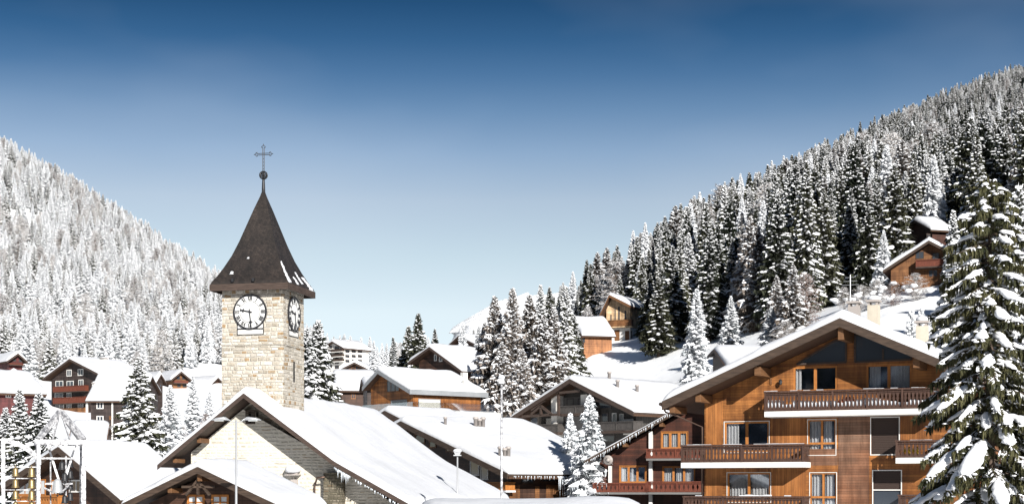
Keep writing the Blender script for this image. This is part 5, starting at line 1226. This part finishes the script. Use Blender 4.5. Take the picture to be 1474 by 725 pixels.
for px, Y, top, me, wd, cat, lab in NAMED:
    p = at(px, Y); h = EYE + (HY - top) * Y / F - p[2]
    tree('spruce_tree', lab, p, max(2.0, h), me, rg.uniform(0, 6), wd * min(1.6, max(.75, 15.0 / max(h, 4)) ** .3), cat='spruce')
LARCH = [(712, 222, 424, SPB[0], 'tall frosted larch at the outer edge of the larch group'), (738, 219, 412, SPB[2], 'frosted larch in the heart of the larch group'), (762, 222, 422, SPB[0], 'frosted larch leaning towards the striped spruce'),
         (782, 214, 452, SPB[1], 'low branching frosted larch above the grey chalet roof'), (722, 206, 490, SPB[1], 'short bushy larch in front of the larch group'), (752, 205, 500, SPB[1], 'small larch at the foot of the larch group'), (797, 222, 440, SPB[2], 'thin larch pressed against the striped spruce'), (698, 228, 462, SPB[0], 'short larch by the dark chalet'),
         (1090, 262, 322, SPB[0], 'pale larch rising from the dark forest above the meadow'), (1142, 222, 378, SPB[1], 'wide frosted broadleaf tree above the large chalet'), (1160, 226, 392, FTR, 'reddish twigged frosted tree in the thicket above the large chalet'), (1118, 232, 395, SPB[1], 'reddish frosted tree left in the thicket above the meadow'),
         (885, 380, 395, FT[1], 'white larch behind the pale timber house'), (912, 390, 380, FT[0], 'second white larch behind the pale timber house'), (846, 360, 440, FT[1], 'frosted larch behind the red cabin')]
for px, Y, top, me, lab in LARCH:
    p = at(px, Y); h = EYE + (HY - top) * Y / F - p[2]
    tree('larch_tree', lab, p, max(2.0, h), me, rg.uniform(0, 6), 1.15, cat='larch')
def shrub(px, Y, hpx, me, lab, wd=1.6, snowball=False):
    p = at(px, Y); h = hpx * Y / F
    e = tree('shrub', lab, p, h, me, rg.uniform(0, 6), wd, cat='shrub', trunk=False)
    if snowball:
        b = MB(); rr = random.Random(px)
        for k in range(8):
            a = rr.uniform(0, 6.28); d = rr.uniform(0, .42) * h * wd; z = h * rr.uniform(.35, .95) * (1 - d / (h * wd)); s_ = h * rr.uniform(.08, .17)
            b.lathe([(s_ * .3, -s_ * .45), (s_ * .95, -s_ * .1), (s_ * .9, s_ * .25), (s_ * .5, s_ * .5), (.01, s_ * .55)], (d * math.cos(a), d * math.sin(a), z), 8)
        b.build('snow', 'tree_snow', e, True)
for i, (px, Y, hp, me, sb, lab) in enumerate([(262, 262, 30, FT[2], False, 'bare frosted bush below the brown village house'), (296, 300, 26, FTR, False, 'reddish bare bush below the dark house by the tower'), (188, 330, 34, FT[0], False, 'thin bare tree right of the black boarded house'), (305, 255, 34, FT[1], False, 'feathery bare bush at the corner of the clock tower'), (240, 280, 30, FT[1], False, 'pale feathery bush under the dark barn'), (268, 215, 24, SPW[2], False, 'knee high white conifer on the open village slope'),
        (1240, 226, 42, FT[2], True, 'snow heaped shrub lowest on the slope beside the cabin'), (1262, 228, 40, FT[2], True, 'snow heaped shrub second along the slope path'), (1286, 222, 40, FTR, True, 'twiggy shrub with fat snow cushions below the cabin'),
        (1318, 222, 44, FT[2], True, 'dark twigged shrub capped with snow in front of the cabin wall'), (1215, 236, 36, FT[0], True, 'frosted shrub at the forest edge above the chalet ridge'), (1130, 214, 50, FT[2], False, 'frosted bush where the meadow meets the thicket'),
        (250, 170, 40, FT[2], False, 'bare bush in front of the village hall slope'), (280, 190, 34, FTR, False, 'reddish bare bush near the church eave'),
        (310, 215, 40, FT[2], False, 'bare frosted bush against the foot of the tower'), (536, 232, 34, FTR, False, 'brown frosted bush beside the modern timber house'), (548, 236, 30, FT[2], False, 'pale frosted bush at the gable of the modern timber house'), (640, 188, 26, FTR, False, 'reddish frosted shrub on the terrace edge of the modern house'),
        (50, 300, 34, FTR, False, 'reddish frosted shrub between the maroon houses'), (145, 140, 20, SPW[2], False, 'tiny buried conifer in the village hall garden')]):
    shrub(px, Y, hp, me, lab, 1.5, sb)

# ------------------------------------------------------------ the forests
rf = random.Random(77); nf = np.random.default_rng(21)
HOUSE_SPOTS = [(P(1337, 346, 232), 9), (P(1316, 317, 268), 8), (P(877, 424, 335), 13), (P(1350, 346, 238), 8), (P(845, 459, 305), 9)]
def visible_keep(x, y):
    return all((x - p.x) ** 2 + (y - p.y) ** 2 > r_ * r_ for p, r_ in HOUSE_SPOTS)
EDGE = [(780, 470), (850, 400), (885, 355), (925, 318), (960, 292), (1000, 272), (1060, 256), (1130, 246), (1200, 250), (1240, 258), (1300, 272), (1350, 262), (1474, 228), (1500, 190), (1530, 132), (1900, 128)]  # past the frame edge, unseen nearer trees added to shade the open slope
def edge(px): return float(np.interp(px, [e[0] for e in EDGE], [e[1] for e in EDGE]))
right = []
Y = 200.0
cand = []
for Y in np.arange(125, 1330, 6.6):
    x0, x1 = (800 - CX) * Y / F, (1560 - CX if Y > 260 else 1950 - CX) * Y / F
    xs_ = np.arange(x0, x1, 6.6); xs_ = xs_ + nf.uniform(-2.9, 2.9, len(xs_)); ys_ = Y + nf.uniform(-2.6, 2.6, len(xs_))
    for x, y in zip(xs_, ys_):
        px = x * F / y + CX
        if y < edge(px) + nf.uniform(-4, 6) or not visible_keep(x, y): continue
        cand.append((x, y))
cand = np.array(cand); cz = terrain(cand[:, 0], cand[:, 1])
hh = nf.uniform(11.5, 22, len(cand)) * np.interp(cand[:, 1], [230, 420, 600, 900], [1.22, 1.05, .9, .85])
px_ = cand[:, 0] * F / cand[:, 1] + CX; hh = hh * np.interp(px_, [830, 980], [.78, 1.0]); top = HY - (cz + hh - EYE) * F / cand[:, 1]; bot = HY - (cz - EYE) * F / cand[:, 1]
# how much of each tree shows above the nearer ones
order = np.argsort(cand[:, 1]); sky_line = np.full(2000, 2000.0); vis = np.zeros(len(cand))
for i in order:
    c = int(px_[i]);
    if c < 3 or c > 1990: continue
    w = max(1, int(hh[i] * .06 * F / cand[i, 1])); lo = max(0, c - w); seg_ = sky_line[lo:c + w + 1]
    vis[i] = max(0, min(float(np.median(seg_)), bot[i]) - top[i]) if c < 1480 else 0
    sky_line[lo:c + w + 1] = np.minimum(seg_, top[i] + (bot[i] - top[i]) * .15)
keep_i = np.argsort(-vis)[:255]; ind = set(int(i) for i in keep_i)
for i in keep_i:
    i = int(i); me = rf.choice(SP + SP + SPM + SPW[:2] + SPB[:2] + ([FT[0], FT[1]] if rf.random() < .35 else []))
    larch = me in FT or me in SPB
    tree('larch_tree' if larch else 'spruce_tree', 'pale frosted larch among the crowded snow dusted forest on the steep wooded slope' if larch else 'snow dusted spruce among the crowded forest on the steep wooded slope', (cand[i, 0], cand[i, 1], cz[i] - .2), float(hh[i]), me, rf.uniform(0, 6.28), rf.uniform(.9, 1.15) * (1.3 if larch else 1), 'crowded trees of the steep slope', 'larch' if larch else 'spruce')
rest = [i for i in range(len(cand)) if i not in ind and (px_[i] < 1560 or cand[i, 1] < 260)]
SRC = {}
for o in bpy.data.objects:
    if o.type == 'MESH' and o.name.startswith('crown') and o.data.name not in SRC: SRC[o.data.name] = o
def scatter(name, label, pos, hts, meshes, seed, wide=(0.9, 1.2)):
    """one mass of trees too many to count: points carrying instances of the crowns above"""
    rr = np.random.default_rng(seed); me = bpy.data.meshes.new(name); me.from_pydata([tuple(p) for p in pos], [], [])
    n = len(pos); w = rr.uniform(*wide, n)
    a = me.attributes.new('size', 'FLOAT_VECTOR', 'POINT'); a.data.foreach_set('vector', np.stack([hts * w, hts * w, hts], -1).astype(np.float32).ravel())
    a = me.attributes.new('turn', 'FLOAT_VECTOR', 'POINT'); a.data.foreach_set('vector', np.stack([rr.normal(0, .03, n), rr.normal(0, .03, n), rr.uniform(0, 6.28, n)], -1).astype(np.float32).ravel())
    a = me.attributes.new('pick', 'INT', 'POINT'); a.data.foreach_set('value', rr.integers(0, len(meshes), n).astype(np.int32))
    o = bpy.data.objects.new(name, me); col.objects.link(o); tag(o, label, kind='stuff')
    ng_ = bpy.data.node_groups.new(name, 'GeometryNodeTree'); ng_.interface.new_socket('Geometry', in_out='INPUT', socket_type='NodeSocketGeometry'); ng_.interface.new_socket('Geometry', in_out='OUTPUT', socket_type='NodeSocketGeometry')
    N, Lk = ng_.nodes, ng_.links; gi, go = N.new('NodeGroupInput'), N.new('NodeGroupOutput'); iop = N.new('GeometryNodeInstanceOnPoints'); g2i = N.new('GeometryNodeGeometryToInstance')
    for m_ in meshes:
        oi = N.new('GeometryNodeObjectInfo'); oi.inputs['Object'].default_value = SRC[m_.name]; oi.inputs['As Instance'].default_value = False
        Lk.new(oi.outputs['Geometry'], g2i.inputs[0])
    def att(nm, ty, out):
        t = N.new('GeometryNodeInputNamedAttribute'); t.data_type = ty; t.inputs['Name'].default_value = nm; return t.outputs['Attribute']
    Lk.new(gi.outputs[0], iop.inputs['Points']); Lk.new(g2i.outputs[0], iop.inputs['Instance']); iop.inputs['Pick Instance'].default_value = True
    Lk.new(att('pick', 'INT', 0), iop.inputs['Instance Index']); Lk.new(att('size', 'FLOAT_VECTOR', 0), iop.inputs['Scale'])
    e2r = N.new('FunctionNodeEulerToRotation'); Lk.new(att('turn', 'FLOAT_VECTOR', 0), e2r.inputs[0]); Lk.new(e2r.outputs[0], iop.inputs['Rotation'])
    Lk.new(iop.outputs[0], go.inputs[0]); md = o.modifiers.new('trees', 'NODES'); md.node_group = ng_
    return o
scatter('forest', 'dense snow dusted spruce forest climbing the steep slope', np.stack([cand[rest, 0], cand[rest, 1], cz[rest] - .2], -1), hh[rest], [m for m in SP + SPM + SPW[:1] + SPB[:1] if m.name in SRC], 3)
# the frosted wood across the valley
L = []
for Y in np.arange(440, 1300, 6.2):
    x0, x1 = (-330 - CX) * Y / F, (700 - CX) * Y / F; n = int((x1 - x0) / 6.2)
    for x in np.linspace(x0, x1, n):
        x += nf.uniform(-2.8, 2.8); y = Y + nf.uniform(-2.8, 2.8); px = x * F / y + CX
        if px > 430 and nf.random() > .12: continue
        if y < np.interp(px, [-70, 130, 315, 430, 700], [445, 445, 490, 510, 520]): continue
        d = mnoise.noise((x * .011, y * .008, 3.3))
        if d > .38 and nf.random() < .85: continue       # clearings
        if abs(x - P(245, 490, 640).x) < 11 and 618 < y < 655: continue
        L.append((x, y))
L = np.array(L); Lz = terrain(L[:, 0], L[:, 1]); Lh = nf.uniform(6.5, 19, len(L)) * np.interp(L[:, 1], [450, 1000], [.9, 1.0])
scatter('frosted_forest', 'far frosted white forest covering the mountainside above the village', np.stack([L[:, 0], L[:, 1], Lz - .2], -1), Lh, [m for m in SPW + SPW + SPM + [FT[0]] if m.name in SRC], 5, (.95, 1.3))

# ============================================================ the big near spruce
def near_spruce():
    Y = 52.0; base = P(1424, 700, Y); H = EYE + (HY - 244) * Y / F; Rr = 4.6
    e = empty('near_spruce', (base.x, base.y, 0)); tag(e, 'big near spruce with thick snow pillows on its drooping boughs, beside the large timber chalet', 'spruce')
    b = MB(); b.tube([(0, 0, -.2), (0, 0, 2), (.03, 0, H * .5), (0, 0, H * .97)], [.30, .26, .15, .02], 12); b.build('trunk', 'bark', e, True)
    rg = random.Random(4); g = MB(); sn = MB(); V, Fc, Mi = g.v, g.f, g.m
    def tri(p, q, s_): k = len(V); V.extend((p, q, s_)); Fc.append((k, k + 1, k + 2)); Mi.append(0)
    nb = 212
    for i in range(nb):
        t = .14 + .845 * (i / nb) ** .92; z0 = t * H; an = i * 2.39996 + rg.uniform(-.35, .35)
        L = Rr * ((1 - t) ** .66) * rg.choice((.5, .78, 1.0, 1.0, 1.14)) * rg.uniform(.92, 1.06) + .1
        ca, sa = math.cos(an), math.sin(an); seg = 9; pts = []; x = 0; z = z0; e0 = .10 - .35 * (1 - t) if t < .88 else .5; e1 = -1.0 + .45 * t; bend = rg.uniform(-.25, .25); a_ = an
        X_, Y_ = 0.0, 0.0
        for k in range(seg + 1):
            pts.append(Vector((X_, Y_, z))); u = k / seg; el = e0 + (e1 - e0) * min(1, u * 1.25); el += .65 * max(0, u - .6) * 2; st = L / seg; a_ = an + bend * u
            X_ += st * math.cos(el) * math.cos(a_); Y_ += st * math.cos(el) * math.sin(a_); z += st * math.sin(el)
        g.tube([pts[0], pts[seg // 2], pts[seg]], [.035, .02, .006], 4, 1, cap=False)
        # side twigs with hanging needle tassels
        nt = max(6, int(L * 11))
        for j in range(nt * 2):
            u = rg.uniform(.16, 1.0) * seg; k = min(seg - 1, int(u)); p = pts[k].lerp(pts[k + 1], u - k); d = (pts[k + 1] - pts[k]).normalized(); side = Vector((-sa, ca, 0)) * rg.choice((-1, 1))
            tl = (.20 + .30 * (1 - u / seg)) * rg.uniform(.6, 1.25) * (0.6 + L * .16); td = (d * rg.uniform(.35, .9) + side * rg.uniform(.5, 1.0) + Vector((0, 0, -rg.uniform(.15, .75)))).normalized()
            q_ = p + td * tl
            k1 = 11
            for c in range(k1):
                w = (c + .5) / k1; o_ = p.lerp(q_, w); o_ = o_ + Vector((0, 0, -.12 * w * w * tl))
                pr = Vector((rg.gauss(0, 1), rg.gauss(0, 1), rg.gauss(0, 1) - .55)).normalized(); l_ = rg.uniform(.08, .16); dd = (td * .9 + pr * .8).normalized(); sd = dd.cross(pr).normalized() * .020
                tri(tuple(o_ - sd), tuple(o_ + sd), tuple(o_ + dd * l_))
            if rg.random() < .62:   # snow lying along the twig
                ws = rg.uniform(.018, .045); d_ = (q_ - p); s3 = d_.cross(Vector((0, 0, 1))).normalized() * ws; K = len(sn.v); f0, f1 = rg.uniform(0, .3), rg.uniform(.7, 1.05)
                for c, wf_ in ((f0, .3), ((f0 + f1) / 2 - .1, 1.1), ((f0 + f1) / 2 + .15, .8), (f1, .2)):
                    o_ = p + d_ * c + Vector((0, 0, -.12 * c * c * tl + .01)); sn.v.extend([tuple(o_ - s3 * wf_), tuple(o_ + Vector((0, 0, ws * wf_ * 1.1))), tuple(o_ + s3 * wf_)])
                for a in range(3):
                    for r_ in range(3): r2 = (r_ + 1) % 3; sn.f.append((K + a * 3 + r_, K + a * 3 + r2, K + (a + 1) * 3 + r2, K + (a + 1) * 3 + r_)); sn.m.append(0)
            for c in range(6):      # hanging tassels
                o_ = p.lerp(q_, rg.uniform(.3, 1)); l_ = rg.uniform(.14, .34); s2 = Vector((rg.gauss(0, 1), rg.gauss(0, 1), 0)).normalized() * .032; dn = o_ + Vector((rg.gauss(0, .02), rg.gauss(0, .02), -l_)); md_ = (o_ + dn) / 2 + s2 * .5
                tri(tuple(o_ - s2), tuple(o_ + s2), tuple(dn)); tri(tuple(md_ - s2 * 1.4), tuple(o_), tuple(dn + Vector((s2.y, s2.x, .03))))
        # snow: long lumpy pillows along the bough, broken by gaps
        if rg.random() < .86:
            k0 = rg.choice((1, 2, 2, 3)); runs = [(k0 / seg, rg.uniform(.92, 1.0))] if rg.random() < .62 else [(k0 / seg, .60), (.64, 1.0)] if rg.random() < .6 else [(.55, 1.0)]
            for u0, u1 in runs:
                n = 16; nr = 10; K = len(sn.v); wmax = (.15 + .046 * L) * rg.uniform(.75, 1.3)
                for a in range(n):
                    u = (u0 + (u1 - u0) * a / (n - 1)) * seg; k = min(seg - 1, int(u)); p = pts[k].lerp(pts[k + 1], u - k); d = (pts[k + 1] - pts[k]).normalized(); sd = Vector((-sa, ca, 0))
                    pf = (math.sin(math.pi * (a + .12) / (n - 1 + .24)) ** .5) * (.65 + .45 * a / n); lump = .85 + .38 * mnoise.noise((p.x * 4.2, p.y * 4.2, p.z * 4.2 + i)); w = wmax * pf * lump; hgt = w * .62
                    for r_ in range(nr):
                        th = math.pi * 2 * r_ / nr; yy = math.cos(th) * w; zz = math.sin(th); zz = zz * hgt if zz > 0 else zz * hgt * .30
                        off = mnoise.noise((p.x * 7 + yy * 7, p.y * 7, p.z * 7 + zz * 5)) * .05
                        sn.v.append(tuple(p + sd * (yy + off) + Vector((0, 0, zz + .04 + off * .6 - abs(math.cos(th)) * w * .22))))
                for a in range(n - 1):
                    for r_ in range(nr): r2 = (r_ + 1) % nr; sn.f.append((K + a * nr + r_, K + a * nr + r2, K + (a + 1) * nr + r2, K + (a + 1) * nr + r_)); sn.m.append(0)
                sn.f.append(tuple(K + r_ for r_ in range(nr))); sn.m.append(0); sn.f.append(tuple(K + (n - 1) * nr + r_ for r_ in range(nr))); sn.m.append(0)
        # snow dust on some side sprays
        for j in range(int(nt * .5)):
            u = rg.uniform(.25, 1.0) * seg; k = min(seg - 1, int(u)); p = pts[k].lerp(pts[k + 1], u - k) + Vector((-sa, ca, 0)) * rg.uniform(-.26, .26) * (.5 + L * .2) + Vector((0, 0, -rg.uniform(.02, .16)))
            s_ = rg.uniform(.025, .075); c_ = tuple(p); K = len(sn.v); st_ = rg.uniform(1.2, 2.2)
            for zz, rr_ in ((-.3, .5), (.1, 1.0), (.55, .6)):
                for r_ in range(6): th = r_ * 1.047 + zz; sn.v.append((p.x + math.cos(th) * rr_ * s_ * st_ * abs(ca) + math.cos(th) * rr_ * s_ * .8, p.y + math.sin(th) * rr_ * s_ * 1.3, p.z + zz * s_))
            for a in range(2):
                for r_ in range(6): r2 = (r_ + 1) % 6; sn.f.append((K + a * 6 + r_, K + a * 6 + r2, K + (a + 1) * 6 + r2, K + (a + 1) * 6 + r_)); sn.m.append(0)
            sn.f.append(tuple(K + 12 + r_ for r_ in range(6))); sn.m.append(0)
    g.build('crown', 'hero_needles bark', e); sn.build('snow', 'tree_snow', e, True)
near_spruce()
